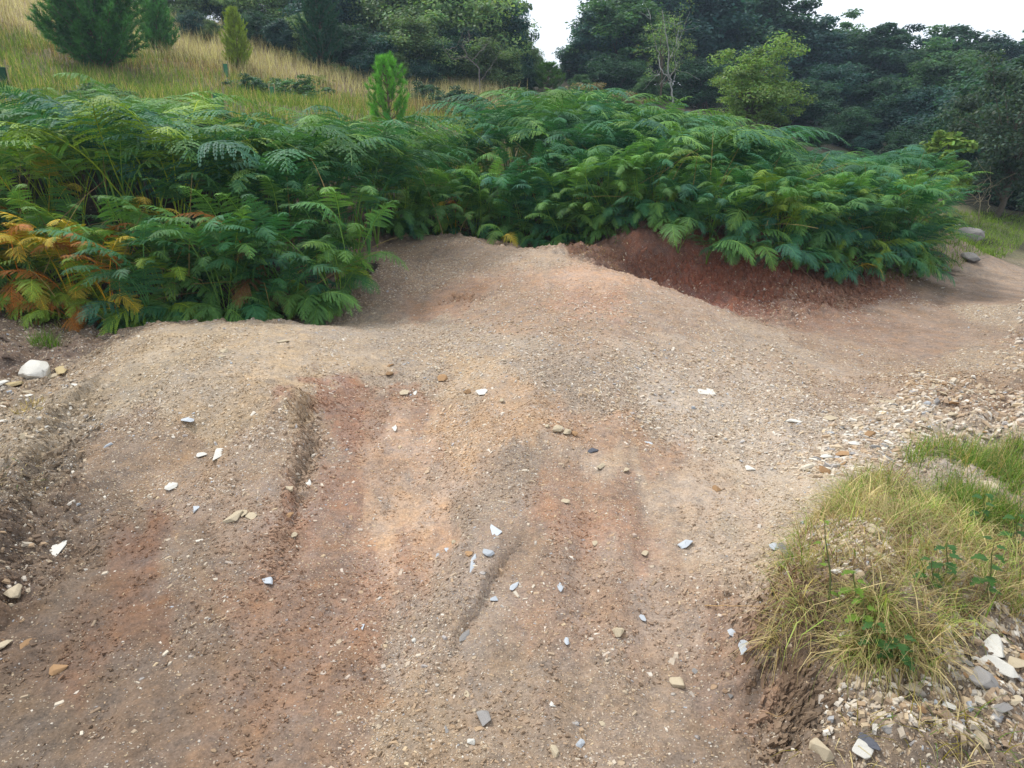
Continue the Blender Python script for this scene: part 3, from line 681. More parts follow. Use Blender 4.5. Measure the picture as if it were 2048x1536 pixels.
# ------------------------------------------------------------------ bracken
def frond_mesh(seed, stipe, L, Wd, a0, a1, npair=15, npin=13, dead=False):
    r = np.random.default_rng(seed); brown = (0, .1, .0, .25, .05, 0, .15)[seed % 7]
    # stipe then blade, as one curve in the x-z plane
    n1, n2 = 8, 40
    ang = np.concatenate([np.linspace(R(86), a0, n1), np.linspace(a0, a1, n2)])
    ds = np.concatenate([np.full(n1, stipe / n1), np.full(n2, L / n2)])
    yaw = np.cumsum(r.normal(0, .012, n1 + n2))
    st = np.stack([np.cos(ang) * np.cos(yaw), np.cos(ang) * np.sin(yaw), np.sin(ang)], -1) * ds[:, None]
    P = np.vstack([[0, 0, 0], np.cumsum(st, 0)])
    mbx = MB()
    tv, tf = tube(P[::2], np.linspace(.0042, .0012, len(P[::2])), 3)
    mbx.add(tv, tf, (2.0, 1.55, 1.0))
    Q = P[n1:]; T = norm(np.gradient(Q, axis=0)); Bv = norm(np.cross(np.array([0, 0, 1.]), T)); Nv = np.cross(T, Bv)
    VV, CC = [], []
    for i in range(npair):
        for side in (1, -1):
            s = (i + .35 + .25 * (side > 0)) / npair * .97
            k = s * (len(Q) - 1); k0 = int(k); f = k - k0; k1 = min(k0 + 1, len(Q) - 1)
            p = Q[k0] * (1 - f) + Q[k1] * f; t, b, n = T[k0], Bv[k0] * side, Nv[k0]
            ln = Wd / 2 * ((1 - s) ** .8) * (1 - .25 * math.exp(-s * 12)) * r.uniform(.88, 1.08) + .01
            lean = R(22 + 30 * s) + r.normal(0, .1)
            lift = r.normal(.05, .16)
            d0 = b * math.cos(lean) + t * math.sin(lean) + n * lift
            m = max(3, int(npin * ln / (Wd / 2) + 2))
            u = (np.arange(m) + .6) / m
            droop = -.42 * u ** 1.8 * ln
            C = p + d0 * (u * ln)[:, None] + np.array([0, 0, 1.]) * droop[:, None] + t * (u ** 2 * ln * .12)[:, None]
            tp = norm(np.gradient(C, axis=0)) if m > 1 else d0[None]
            across = norm(np.cross(n + 0 * tp, tp))
            pl = np.minimum(.15 * ln * (1 - u) ** .6 + .003, .0125)
            for sg in (1, -1):
                q = across * sg
                dr = norm(q + tp * .45 + n * r.normal(0, .12, (m, 1)))
                w_ = np.full(m, ln / m * .95) + .0006
                base = C; tip = C + dr * pl[:, None] - np.array([0, 0, .12]) * pl[:, None]
                mid = C + dr * (pl * .42)[:, None]
                e = tp * (w_ * .72)[:, None]
                VV.append(np.stack([base - e * .35, mid - e, tip, mid + e], 1))
                cc = np.ones((m, 3)) * r.uniform(.85, 1.15); g_ = (brown * np.clip((s - .35) / .65 + .5 * u * s, 0, 1))[:, None]; cc = cc * (1 - g_ + g_ * np.array([[2.0, 1.1, .5]]))
                CC.append(np.repeat(cc, 4, 0).reshape(m, 4, 3))
    V = np.concatenate(VV).reshape(-1, 3); C = np.concatenate(CC).reshape(-1, 3)
    mbx.add(V, np.arange(len(V)).reshape(-1, 4), C)
    return mbx
FR, FRL = [], []
for i in range(12):
    tall = i % 3
    stp = (.34, .56, .8)[tall] * rnd.uniform(.9, 1.1); L = rnd.uniform(.42, .6)
    FR.append(frond_mesh(i, stp, L, L * rnd.uniform(.5, .64), R(rnd.uniform(50, 70)), R(rnd.uniform(-50, -8)), 19, 17).mesh("frond", M_frond))
for i in range(5):                                # hanging ones for the face of the thicket
    L = rnd.uniform(.42, .62)
    FR.append(frond_mesh(40 + i, rnd.uniform(.15, .35), L, L * .7, R(35), R(rnd.uniform(-85, -60)), 20, 15).mesh("frond", M_frond))
GREENS = [srgb(72,112,66), srgb(56,104,70), srgb(84,124,66), srgb(56,100,80), srgb(64,110,78), srgb(90,128,64), srgb(56,104,68)]
GK = 1.06
YELF, ORF, BRF, LIME = srgb(160,146,56), srgb(148,100,48), srgb(96,70,46), srgb(112,140,54)
def fern(x, y, h, label, group=None, tint=None, face=None, n=4, hang=False, spread=1.0, z=None):
    """h: wanted top height; face: heading the fronds lean to (None: all round)"""
    root = link('bracken_fern', None, loc=(x, y, float(Hq(x, y)) - .02 if z is None else z)); root.empty_display_size = .2
    tag(root, label, 'fern', group)
    base = GREENS[rnd.randrange(len(GREENS))]
    a0 = rnd.uniform(0, 6.28)
    for k in range(n):
        t = tint if tint is not None else base
        if isinstance(t, list): t = t[rnd.randrange(len(t))]
        t = t * GK * rnd.uniform(.8, 1.2)
        me = FR[rnd.randrange(12, 17)] if (hang or rnd.random() < .15) else FR[rnd.randrange(12)]
        a = a0 + k * 6.28 / n + rnd.uniform(-.4, .4) if face is None else face + rnd.uniform(-1.1, 1.1) * spread
        s = h / ZT[me.name] * rnd.uniform(.8, 1.12); s = min(max(s, .45), 1.12) if not hang else min(max(s, .4), .85) * rnd.uniform(.75, 1.1)
        link('frond', me, root, rot=(rnd.uniform(-.35, .35), rnd.uniform(-.25, .2), a), scale=s, color=t)
    return root
ZT = {}
for me in FR:
    co = np.empty(len(me.vertices) * 3, np.float32); me.vertices.foreach_get('co', co); ZT[me.name] = float(co[2::3].max())

# where the thicket stands (its front line on the ground) and how deep it goes
FRONT = np.array([(-8.5,6.2),(-5.6,5.9),(-4.3,5.6),(-3.6,5.35),(-2.9,5.55),(-2.2,5.7),(-1.55,5.95),(-1.45,6.5),(-1.6,7.2),(-1.55,8.1),(-1.1,8.9),(-.5,9.1),(.1,9.0),(.6,8.55),(1.2,8.35),(1.9,8.0),(2.6,7.85),(3.2,7.8),(3.8,8.0),(4.5,8.2),(5.2,8.55),(5.9,9.1),(6.5,10.4)])
def front_y(x): return np.interp(x, FRONT[:, 0], FRONT[:, 1])
# wanted canopy top in the photograph, front rank and back rank
TOPF = np.array([(-200,330),(0,330),(120,330),(250,300),(400,290),(560,300),(650,300),(750,300),(800,300),(870,300),(950,300),(1050,310),(1110,265),(1180,250),(1250,270),(1300,320),(1340,370),(1420,340),(1500,340),(1600,350),(1700,345),(1760,310),(1880,315),(1930,370),(2000,470)])
TOPB = np.array([(-200,200),(0,190),(60,175),(120,210),(190,150),(250,140),(330,175),(390,255),(450,262),(520,250),(640,205),(700,225),(780,262),(860,240),(940,258),(990,200),(1060,168),(1150,180),(1250,210),(1340,225),(1420,235),(1500,262),(1600,300),(1700,315),(1800,315),(1900,330),(2000,420)])
def project(x, y, z):
    c, s = math.cos(PITCH), math.sin(PITCH)
    dz = z - CAMZ; dep = y * c - dz * s; up = y * s + dz * c
    return 1024 + FPX * x / dep, 768 - FPX * up / dep
def want_h(x, y, t):                              # t 0 front rank .. 1 back rank
    g = float(Hq(x, y)); px, _ = project(x, y, g + 1)
    py = np.interp(px, TOPF[:, 0], TOPF[:, 1]) * (1 - t) + np.interp(px, TOPB[:, 0], TOPB[:, 1]) * t
    return at_Y(px, py, y)[2] - g
plants = []
x = -7.6
cand = []
for k in range(3000):
    x = rnd.uniform(-7.8, 6.8); y0 = front_y(x)
    depth = 3.6 if x < -1.5 else (3.2 if x > 0 else 2.0)
    if x > 4: depth = 2.4
    y = y0 + rnd.random() * depth
    if abs(x) > .84 * y + .4 or project(x, y, .8)[0] > 1850: continue
    if all((x - a) ** 2 + (y - b) ** 2 > .235 ** 2 for a, b, _ in cand):
        cand.append((x, y, (y - y0) / depth))
cand.sort(key=lambda c: c[1] - front_y(c[0]))
ZX = [(-9,-4.6,"at the left edge"),(-4.6,-3.9,"above the white boulder"),(-3.9,-3.2,"behind the pale lip's left end"),(-3.2,-2.5,"behind the pale lip's middle"),(-2.5,-1.9,"behind the pale lip's right end"),
      (-1.9,-1.4,"left of the mound foot"),(-1.4,-.8,"beside the mound's left shoulder"),(-.8,0,"behind the top of the mound"),(0,.7,"right behind the mound top"),(.7,1.5,"over the straw ledge"),(1.5,2.3,"over the red bank's left end"),
      (2.3,3.1,"over the red bank's middle"),(3.1,3.9,"over the red bank's right part"),(3.9,4.7,"above the red bank's twigs"),(4.7,5.5,"near the thicket's right end"),(5.5,12,"at the thicket's rounded end")]
def flab(x, t=0, bright=False):
    z = next(l for a, b, l in ZX if a <= x < b)
    return ("brighter" if bright else "green") + " bracken in the " + ("front row" if t < .12 else "second row" if t < .25 else "third row" if t < .38 else "middle rows" if t < .55 else "upper rows" if t < .75 else "back row") + ", " + z
single, rest = cand[:158], cand[158:]
wi = -1; WL = ['%s withering bracken %s' % (a, b) for b in ('nearest the white boulder', 'above the small blue-green fern', 'in the middle of the left bank') for a in ('yellow', 'orange-brown', 'lime and yellow', 'half yellow, half green', 'yellow-tipped')]
yc = [(-3.85,5.9,.42),(-3.4,5.8,.25)]
for x, y, t in single:
    h = min(max(want_h(x, y, t), .45), 1.8) * 1.10 * (.95 + (.5 if t < .7 else .3) * float(vnoise(x * 1.0, y * 1.0, 7))) * rnd.uniform(.82, 1.0)
    tint = None; br = rnd.random() < .3; lab = flab(x, t, br)
    if br: tint = [GREENS[5] * 1.15, GREENS[2] * 1.2, GREENS[0] * 1.15]
    if min(math.hypot(x - a, y - b) - c for a, b, c in yc) < 0:
        tint = [YELF * 1.25, YELF * 1.1, ORF * 1.1, LIME * 1.1, LIME, YELF * 1.2]; h = min(h, .75); wi += 1; lab = WL[wi % len(WL)]
    elif x < -3.2 and t < .6 and rnd.random() < .5: tint = [LIME * .9, GREENS[5], GREENS[2], YELF * .7]
    elif rnd.random() < .04: tint = [LIME, LIME * .9, GREENS[0]]
    fern(x, y, h, lab, 'withering bracken plants' if 'withering' in lab else 'bracken plants of the thicket', tint, face=-math.pi / 2 if t < .35 else None, n=7 if t < .35 else 6)
for k in range(144):                                # fronds spilling down the face
    x = -5.8 + (k % 48) * 11.5 / 47 + rnd.uniform(-.12, .12); tier = k // 48
    y = front_y(x) + .05 + .22 * tier - (.28 if x > 1.9 else 0)
    if -.9 < x < -.2 and tier == 0 or project(x, y, .6)[0] > 1860: continue
    dead = rnd.random() < .03
    lb = flab(x).replace("green bracken in the front row", "low drooping bracken at the thicket foot" if tier == 0 else "hanging bracken halfway up the thicket face" if tier == 1 else "arching bracken high on the thicket face")
    if dead: lb = lb.replace("bracken", "brown dying bracken", 1)
    fern(x, y, rnd.uniform(.3, .55) if tier == 0 else rnd.uniform(.6, .85) if tier == 1 else rnd.uniform(.85, 1.1), lb, 'drooping bracken plants at the front', [BRF, ORF * .6, BRF * .7] if dead else [YELF * 1.15, ORF * .9, LIME, LIME] if abs(x + 3.8) < .35 else [GREENS[rnd.randrange(7)], GREENS[rnd.randrange(7)], LIME * .75 if rnd.random() < .3 else GREENS[2]], face=-math.pi / 2, n=6, hang=rnd.random() < .7, spread=1.25)
# ones that stand out
p = G(270, 655); fern(p[0], p[1] + .15, .42, "small blue-green fern spilling onto the left end of the pale trail lip", None, srgb(58,112,76), face=-math.pi / 2, n=5, hang=True)
p = G(690, 575); fern(p[0] - .1, p[1] + .1, .4, "yellow-green fern leaning over the trail edge beside the mound", None, [srgb(96,138,50), srgb(120,140,40)], face=-.6, n=5, hang=True, spread=.6)
p = G(1692, 572); fern(p[0], p[1] + .05, .3, "small yellowish fern hanging on the red bank", None, [LIME, YELF * .9], face=-math.pi / 2, n=2, hang=True)
p = G(905, 470); fern(p[0], p[1] + .35, .62, "orange-tipped thin fern behind the top of the mound", None, [ORF, YELF], face=-math.pi / 2, n=2)
p = G(1010, 488); fern(p[0], p[1] + .12, .4, "yellow-brown frond with green fern right of the mound top", None, [YELF, ORF, GREENS[5]], face=-math.pi / 2, n=3, hang=True)
p = G(640, 632); fern(p[0], p[1] + .1, .36, "low green fern lying on the soil left of the mound foot", None, [GREENS[2], GREENS[1]], face=-.9, n=4, hang=True, spread=.7)
# the back of the thicket, one mass
lod = []
for i in range(6):
    L = rnd.uniform(.6, .85)
    b = frond_mesh(70 + i, (.4, .6, .8)[i % 3], L * .8, L * .5, R(60), R(rnd.uniform(-45, -5)), 16, 8)
    lod.append((np.concatenate(b.V), np.concatenate(b.F), np.concatenate(b.C)))
mb = MB()
extra = [(rnd.uniform(.5, 9.5), rnd.uniform(11, 14.5), 2) for _ in range(170)] + [(rnd.uniform(-9, -6), rnd.uniform(7.5, 11), 2) for _ in range(30)]
for x, y, t in rest + extra:
    pxx = project(x, y, float(Hq(x, y)) + .8)[0]
    if abs(x) > .86 * y + .8 or pxx > 1800: continue
    if t == 2:
        h = min(max(want_h(x, y, 1), .4), 1.3) * rnd.uniform(.8, 1.05)
    else: h = min(max(want_h(x, y, t), .45), 1.8) * 1.08 * (.95 + (.5 if t < .7 else .3) * float(vnoise(x * 1.0, y * 1.0, 7))) * rnd.uniform(.82, 1.0)
    base = GREENS[rnd.randrange(7)]
    if x < -3.2 and t < .6 and rnd.random() < .4: base = LIME * .9
    for k in range(6):
        V, F, C = lod[rnd.randrange(6)]
        s = h / V[:, 2].max() * rnd.uniform(.75, 1.1)
        V = V * s; rl = rnd.uniform(-.3, .3); V = np.stack([V[:, 0], V[:, 1] * math.cos(rl) - V[:, 2] * math.sin(rl), V[:, 1] * math.sin(rl) + V[:, 2] * math.cos(rl)], 1)
        V = rot_z(V, k * 1.05 + rnd.uniform(-.4, .4) if t > .35 else -math.pi / 2 + rnd.uniform(-1.1, 1.1)) + np.array([x, y, float(Hq(x, y))])
        mb.add(V, F, C * base * GK * rnd.uniform(.8, 1.2))
for k in range(260):
    x = rnd.uniform(-6, 6.2); y = front_y(x) + rnd.uniform(-.1, 1.4)
    if project(x, y, .5)[0] > 1840: continue
    g = float(Hq(x, y)); L = rnd.uniform(.4, 1.1); a = rnd.uniform(0, 6.28); el = rnd.uniform(.2, 1.4)
    p0 = np.array([x, y, g + rnd.uniform(0, .5)]); d = np.array([math.cos(a) * math.cos(el), math.sin(a) * math.cos(el), math.sin(el)]); t_ = np.linspace(0, 1, 5)[:, None]
    mb.add(*tube(p0 + d * t_ * L - np.array([0, 0, .15]) * t_ ** 2, np.linspace(.0045, .002, 5), 3), srgb(*rnd.choice([(150,128,84), (120,92,60), (170,150,96)]), .8))
tag(link("bracken_thicket", mb.mesh("bracken_thicket", M_frond)), "mass of green bracken behind the front rank of the thicket", "bracken", kind='stuff')

# ------------------------------------------------------------------ grass
def blades(x, y, h, w, lean, cols, z=None, az=None, curl=1.0):
    n = len(x); az = rng.random(n) * 2 * math.pi if az is None else az
    d = np.stack([np.cos(az), np.sin(az), 0 * az], -1); sd_ = np.stack([-np.sin(az), np.cos(az), 0 * az], -1)
    z = Hq(x, y) - .01 if z is None else z
    B = np.stack([x, y, z], -1); rows = []
    for u in (0, .35, .7, 1.0):
        th = lean * (.3 + curl * u * .9)
        off = (h * u)[:, None] * (d * np.sin(th)[:, None] + np.array([0, 0, 1.]) * np.cos(th)[:, None])
        wd = (w * (1 - .88 * u))[:, None] * sd_ * .5
        rows += [B + off - wd, B + off + wd]
    V = np.stack(rows, 1)
    f = np.array([(0, 1, 3, 2), (2, 3, 5, 4), (4, 5, 7, 6)])
    F = (f[None] + 8 * np.arange(n)[:, None, None]).reshape(-1, 4)
    return V.reshape(-1, 3), F, np.repeat(cols, 8, 0)
def in_poly(n, pg, thin=None):
    lo, hi = pg.min(0), pg.max(0)
    x = rng.uniform(lo[0], hi[0], n); y = rng.uniform(lo[1], hi[1], n)
    k = inside(x, y, pg)
    if thin is not None: k &= rng.random(n) < thin(x, y)
    return x[k], y[k]
def pick(n, cols, var=.2):
    c = np.array(cols)[rng.integers(0, len(cols), n)]
    return c * (1 + var * rng.normal(0, 1, (n, 1))).clip(.5, 1.6)
STRAW, STRAW2, GG1, GG2, GG3 = srgb(206,188,140,.85), srgb(180,160,112,.8), srgb(134,158,74,.75), srgb(104,134,56,.72), srgb(166,180,100,.75)
# near clump on the right
mb = MB()
clump = poly([(1560,1130),(1620,1060),(1700,970),(1800,940),(1870,1010),(1960,1050),(2048,1080),(2048,1250),(1900,1290),(1880,1380),(1760,1380),(1600,1350),(1540,1230)])
bare = poly([(1600,1080),(1720,1070),(1790,1110),(1790,1200),(1690,1230),(1600,1160)])
tuft = lambda x, y: np.clip(fbm(x * 11, y * 11, 91, 3) * 2.6 + .45, .05, 1) * np.where(inside(x, y, bare), .25, 1)
x, y = in_poly(32000, clump, tuft); n = len(x)
mb.add(*blades(x, y, rng.uniform(.04, .19, n), .0018 + .0045 * rng.random(n) ** 2.5, rng.uniform(.4, 2.1, n), pick(n, [GG1, GG2, GG3, STRAW, STRAW2, GG3, STRAW])))
low = poly([(1530,1220),(1700,1220),(1850,1270),(1890,1370),(1740,1400),(1600,1380),(1550,1320)])
x, y = in_poly(11000, low, tuft); n = len(x)
mb.add(*blades(x, y, rng.uniform(.05, .19, n), .0016 + .003 * rng.random(n) ** 2, rng.uniform(.8, 2.0, n), pick(n, [STRAW, STRAW2, STRAW2 * .75, GG3 * .8]), curl=1.4))
x, y = in_poly(9000, clump); n = len(x)        # matted dead thatch lying flat
mb.add(*blades(x, y, rng.uniform(.04, .14, n), .0018 + .003 * rng.random(n), rng.uniform(1.35, 1.75, n), pick(n, [STRAW2 * .7, STRAW * .8, TAN * .6]), curl=.35))
tag(link("grass", mb.mesh("grass", M_grass)), "green and straw-coloured grass clump beside the trail, lower right", "grass", kind='stuff')
mb = MB()
back = poly([(1800,930),(1850,890),(1960,900),(2048,880),(2048,1080),(1950,1060),(1870,1010)])
x, y = in_poly(16000, back, lambda x, y: np.clip(fbm(x * 4, y * 4, 95, 3) * 2 + .5, .03, 1)); n = len(x)
mb.add(*blades(x, y, rng.uniform(.06, .2, n), rng.uniform(.003, .005, n), rng.uniform(.2, 1.3, n), pick(n, [GG1, GG2, GG2, STRAW2])))
far_r = poly([(1960,1290),(2048,1300),(2048,1330),(1960,1320)])
pg = np.array([(3.0, 1.2), (6.5, .5), (7, 6), (5.2, 5.2), (4.2, 3.9), (3.3, 2.9)])   # the verge runs on to the right
x, y = in_poly(30000, pg, lambda x, y: np.clip(fbm(x * 2, y * 2, 96, 3) * 2 + .55, .03, 1)); n = len(x)
mb.add(*blades(x, y, rng.uniform(.06, .2, n), rng.uniform(.003, .006, n), rng.uniform(.2, 1.4, n), pick(n, [GG1, GG2, GG2, STRAW2])))
tag(link("verge_grass", mb.mesh("verge_grass", M_grass)), "low green grass behind the clump by the rubble bank", "grass", kind='stuff')
# tufts by themselves
def tuft_obj(px, py, n, h, rad, cols, label, lean=(.1, 1.0), group=None, wd=.005):
    p = G(px, py); b = MB()
    a = rng.random(n) * 6.28; r = rad * rng.random(n) ** .5
    b.add(*blades(p[0] + r * np.cos(a), p[1] + r * np.sin(a), rng.uniform(.5, 1, n) * h, np.full(n, wd), rng.uniform(*lean, n), pick(n, cols)))
    tag(link("grass_tuft", b.mesh("grass_tuft", M_grass)), label, "grass tuft", group)
tuft_obj(92, 690, 170, .17, .09, [srgb(98,138,48,.6), GG2], "bright green grass tuft on the brown soil at the left edge")
tuft_obj(130, 655, 60, .12, .1, [STRAW2, GG2], "thin straw tuft under the left bracken")
tuft_obj(60, 820, 60, .08, .08, [STRAW2], "dry tuft on the left verge below the white boulder")
tuft_obj(25, 950, 60, .06, .14, [STRAW2, GG2 * .7, STRAW], "matted dry grass tuft on the left clod bank", (.8, 1.6))
tuft_obj(1700, 1530, 40, .1, .12, [STRAW, YELF * .6], "dry grass tuft in the crumbly soil at the bottom", (.9, 1.6), wd=.003)
tuft_obj(1900, 1470, 90, .14, .14, [STRAW, YELF * .6, GG2], "yellowish flattened grass tuft at the bottom right", (.9, 1.6), wd=.003)
tuft_obj(1380, 520, 90, .1, .3, [STRAW2 * .8, TAN], "dead straw tuft on the ledge under the domed bracken", (.9, 1.7))
tuft_obj(1180, 500, 160, .16, .35, [STRAW2 * .8, TAN, TAN * .6], "reddish dead stalk litter between mound and bracken", (.9, 1.7))
# path verge, far right
mb = MB()
pg = poly([(1835,548),(1845,440),(1900,425),(1960,425),(2048,440),(2048,490),(1975,512)])
x, y = in_poly(26000, pg); n = len(x)
mb.add(*blades(x, y, rng.uniform(.05, .2, n), np.full(n, .008), rng.uniform(.2, 1.2, n), pick(n, [GG1, GG2, srgb(132,160,62,.8)])))
pg = poly([(1720,560),(1780,530),(1880,520),(1890,545),(1800,570)])
x, y = in_poly(1800, pg); n = len(x)
mb.add(*blades(x, y, rng.uniform(.04, .12, n), np.full(n, .008), rng.uniform(.2, 1.2, n), pick(n, [GG1, GG2, srgb(88,120,50,.6)])))
tag(link("path_grass", mb.mesh("path_grass", M_grass)), "short green grass on the verge of the path at far right", "grass", kind='stuff')
# hillside meadow: green turf below, dry tall grass above
mb = MB()
def meadow(n, x0, x1, y0, y1, h0, h1, wd, cols, f=None):
    x = rng.uniform(x0, x1, n); y = rng.uniform(y0, y1, n); k = np.abs(x) < .85 * y + 1
    if f is not None: k &= rng.random(n) < f(x, y)
    x, y = x[k], y[k]; n = len(x)
    mb.add(*blades(x, y, rng.uniform(h0, h1, n), np.full(n, wd), rng.uniform(.05, .7, n), pick(n, cols)))
dry_line = lambda x: 17.9 - .02 * (x + 8)        # upslope of this the grass is tall and dry
pn = lambda x, y: np.clip(fbm(x * .8, y * .8, 97, 3) * 2 + .6, .05, 1)
meadow(80000, -15, 2.5, 10.5, 18.8, .08, .3, .014, [GG1, GG2, srgb(126,146,66,.75), srgb(104,132,60,.75), STRAW2], lambda x, y: pn(x, y) * ss(1.4, -.8, y - dry_line(x)))
meadow(26000, -15, 2.5, 13, 18.5, .15, .4, .010, [srgb(150,122,92,.6), srgb(130,112,76,.6), STRAW2], lambda x, y: (1.1 - pn(x, y)) * ss(-3.5, 0, y - dry_line(x)))
tag(link("meadow_grass", mb.mesh("meadow_grass", M_grass)), "short green turf on the hillside behind the bracken", "grass", kind='stuff')
mb = MB()
meadow(60000, -22, 1.5, 14.5, 27, .22, .5, .012, [srgb(196,184,146,.8), srgb(180,166,124,.8), srgb(204,194,160,.8), srgb(156,144,110,.75)], lambda x, y: ss(-.8, 1.2, y - dry_line(x) + 1.5 * fbm(x * .5, y * .5, 99, 3)) * ss(.6, -1.6, x))
tag(link("dry_grass", mb.mesh("dry_grass", M_grass)), "tall golden dry grass across the upper hillside", "grass", kind='stuff')

# ------------------------------------------------------------------ trees
def broad(seed, h, rad, low, nclump, per, leaf, bark=(.12, .10, .08), trunk_r=.1, open_=0.0, flatc=.6, stems=1):
    r = np.random.default_rng(seed)
    cz = (h + low * h) / 2; rz = (h - low * h) / 2
    cen = []
    while len(cen) < nclump:
        v = r.normal(0, 1, 3); v /= np.linalg.norm(v); q = r.random() ** .33 * .92
        if q < open_: continue
        bump = 1 + .28 * math.sin(v[0] * 5 + seed) * math.cos(v[1] * 4 - v[2] * 3 + seed * 2)
        taper = 1 - .25 * max(v[2], 0)
        cen.append((v[0] * rad * q * bump * taper, v[1] * rad * q * bump * taper, cz + v[2] * rz * q * bump))
    cen = np.array(cen)
    wood = MB()
    for s_ in range(stems):
        ox, oy = (0, 0) if stems == 1 else (r.normal(0, .25), r.normal(0, .25))
        n = 9; zz = np.linspace(0, h * .86, n)
        ax = ox + np.cumsum(r.normal(0, h * .018, n)); ay = oy + np.cumsum(r.normal(0, h * .018, n)); ax[0], ay[0] = ox, oy
        tr = np.stack([ax, ay, zz], 1)
        wood.add(*tube(tr, trunk_r / stems ** .5 * np.linspace(1.15, .12, n), 7))
    for c in cen[::2]:
        k = np.clip((c[2] * .55) / (h * .86), .05, .9); i = int(k * (n - 1)); p0 = tr[i]
        m = (p0 + c) / 2 + np.array([0, 0, .12 * h * r.random()]) + r.normal(0, .06 * rad, 3)
        t = np.linspace(0, 1, 7)[:, None]; cv = p0 * (1 - t) ** 2 + 2 * m * t * (1 - t) + c * t ** 2
        wood.add(*tube(cv, trunk_r * .32 * np.linspace(1, .12, 7), 4))
    cr_ = rad * r.uniform(.10, .34, nclump)
    ci = np.repeat(np.arange(nclump), per); N = len(ci)
    v = norm(r.normal(0, 1, (N, 3))) * (r.random((N, 1)) ** .45)
    P = cen[ci] + v * cr_[ci][:, None] * np.array([1.15, 1.15, flatc])
    nrm = norm(v * .7 + np.array([0, 0, .7]) + r.normal(0, .45, (N, 3)))
    a = norm(np.cross(nrm, r.normal(0, 1, (N, 3)))); b = np.cross(nrm, a)
    s = leaf * r.uniform(.6, 1.3, (N, 1))
    V = np.stack([P - a * s * .62, P - b * s * .36 - nrm * s * .08, P + a * s * .62, P + b * s * .36 + nrm * s * .1], 1).reshape(-1, 3)
    cc = r.uniform(.65, 1.35, (nclump, 1))[ci] * r.uniform(.75, 1.25, (N, 1)) * np.array([[1, 1, 1]])
    cc = cc * np.stack([1 + .12 * r.normal(0, 1, N), np.ones(N), 1 + .1 * r.normal(0, 1, N)], 1)
    crown = mk_mesh("crown", V, np.arange(4 * N).reshape(-1, 4), M_leaf, np.repeat(cc, 4, 0))
    wm_ = mk_mesh("trunk", np.concatenate(wood.V), np.concatenate(wood.F), M_bark, np.tile(np.array(bark), (wood.n, 1)), True)
    return crown, wm_, float(np.quantile(V[:, 2], .997))
def pine(seed, h, rad, nw, per=26, nl=.11, nwid=.012, low=.1, dens=1.0, up=.55, tuft=.6):
    r = np.random.default_rng(seed); wood = MB(); VV = []; CC = []
    tr = np.stack([np.cumsum(r.normal(0, .006 * h, 8)), np.cumsum(r.normal(0, .006 * h, 8)), np.linspace(0, h * .95, 8)], 1); tr[0, :2] = 0
    wood.add(*tube(tr, np.linspace(.022 * h + .01, .006, 8), 6))
    def needles(p, d, ln, n):
        t = r.random((n, 1)); b = p + d * t * ln
        nd = norm(d * .75 + r.normal(0, .55, (n, 3)) + np.array([0, 0, .25]))
        sd_ = norm(np.cross(nd, r.normal(0, 1, (n, 3)))) * nwid * .5
        L = nl * r.uniform(.7, 1.2, (n, 1))
        VV.append(np.stack([b - sd_, b + sd_, b + nd * L], 1)); c = r.uniform(.75, 1.25)
        CC.append(np.full((n, 3, 3), c) * r.uniform(.8, 1.2, (n, 1, 1)))
    for w_ in range(nw):
        f = (w_ + .5) / nw; z = h * (low + (1 - low) * f * .97)
        env = rad * (1 - f) ** .7 * (.75 + .25 * math.sin(min(f * 6, 1.57))) + .07 * rad
        nb = int(6 * dens) + (r.random() < .5); a0 = r.random() * 6.28
        for k in range(nb):
            a = a0 + k * 6.28 / nb + r.normal(0, .2); ln = env * r.uniform(.6, 1.0) * (1 + .16 * math.sin(a * 3 + w_ * .9))
            t = np.linspace(0, 1, 6)[:, None]; dirh = np.array([math.cos(a), math.sin(a), 0])
            p0 = np.array([np.interp(z, tr[:, 2], tr[:, 0]), np.interp(z, tr[:, 2], tr[:, 1]), z])
            cv = p0 + dirh * t * ln + np.array([0, 0, 1.]) * (t ** 1.6) * ln * up
            wood.add(*tube(cv, np.linspace(.012, .004, 6) * (1 + h * .2), 3))
            m = max(2, int(ln / (nl * 1.1)))
            for j in range(m):
                u = 1 - j / m * tuft - .02; i = min(int(u * 5), 4)
                q = cv[i] + (cv[i + 1] - cv[i]) * (u * 5 - i); d = norm(cv[i + 1] - cv[i])
                for _ in range(1 if j == 0 else 2):
                    dd = norm(d + r.normal(0, .55 if j else .15, 3) + np.array([0, 0, .35])); needles(q, dd, nl * 1.3, per)
    for j in range(4): needles(np.array([tr[-1, 0], tr[-1, 1], h * (.92 + .02 * j)]), np.array([0, 0, 1.]), nl, per)
    V = np.concatenate(VV).reshape(-1, 3); C = np.concatenate(CC).reshape(-1, 3)
    crown = mk_mesh("crown", V, np.arange(len(V)).reshape(-1, 3), M_needle, C)
    wm_ = mk_mesh("trunk", np.concatenate(wood.V), np.concatenate(wood.F), M_bark, np.tile(np.array((.16, .11, .08)), (wood.n, 1)), True)
    return crown, wm_, float(V[:, 2].max())
def plant_tree(proto, name, px, pytop, Y, color, label, cat='tree', group=None, wide=1.0, rz=None, h=None, barkc=(1, 1, 1), pyref=200, sinkz=.1):
    crown, trunk, h0 = proto
    p = at_Y(px, pyref, Y); g = float(Hq(p[0], Y))
    top = at_Y(px, pytop, Y)[2]
    s = (top - g + sinkz) / h0 if h is None else h / h0
    root = link(name, None, loc=(p[0], Y, g - sinkz), rot=(0, 0, rnd.uniform(0, 6.28) if rz is None else rz), scale=(s * wide, s * wide, s))
    tag(root, label, cat, group)
    link('trunk', trunk, root, color=barkc); link('crown', crown, root, color=color)
    return root
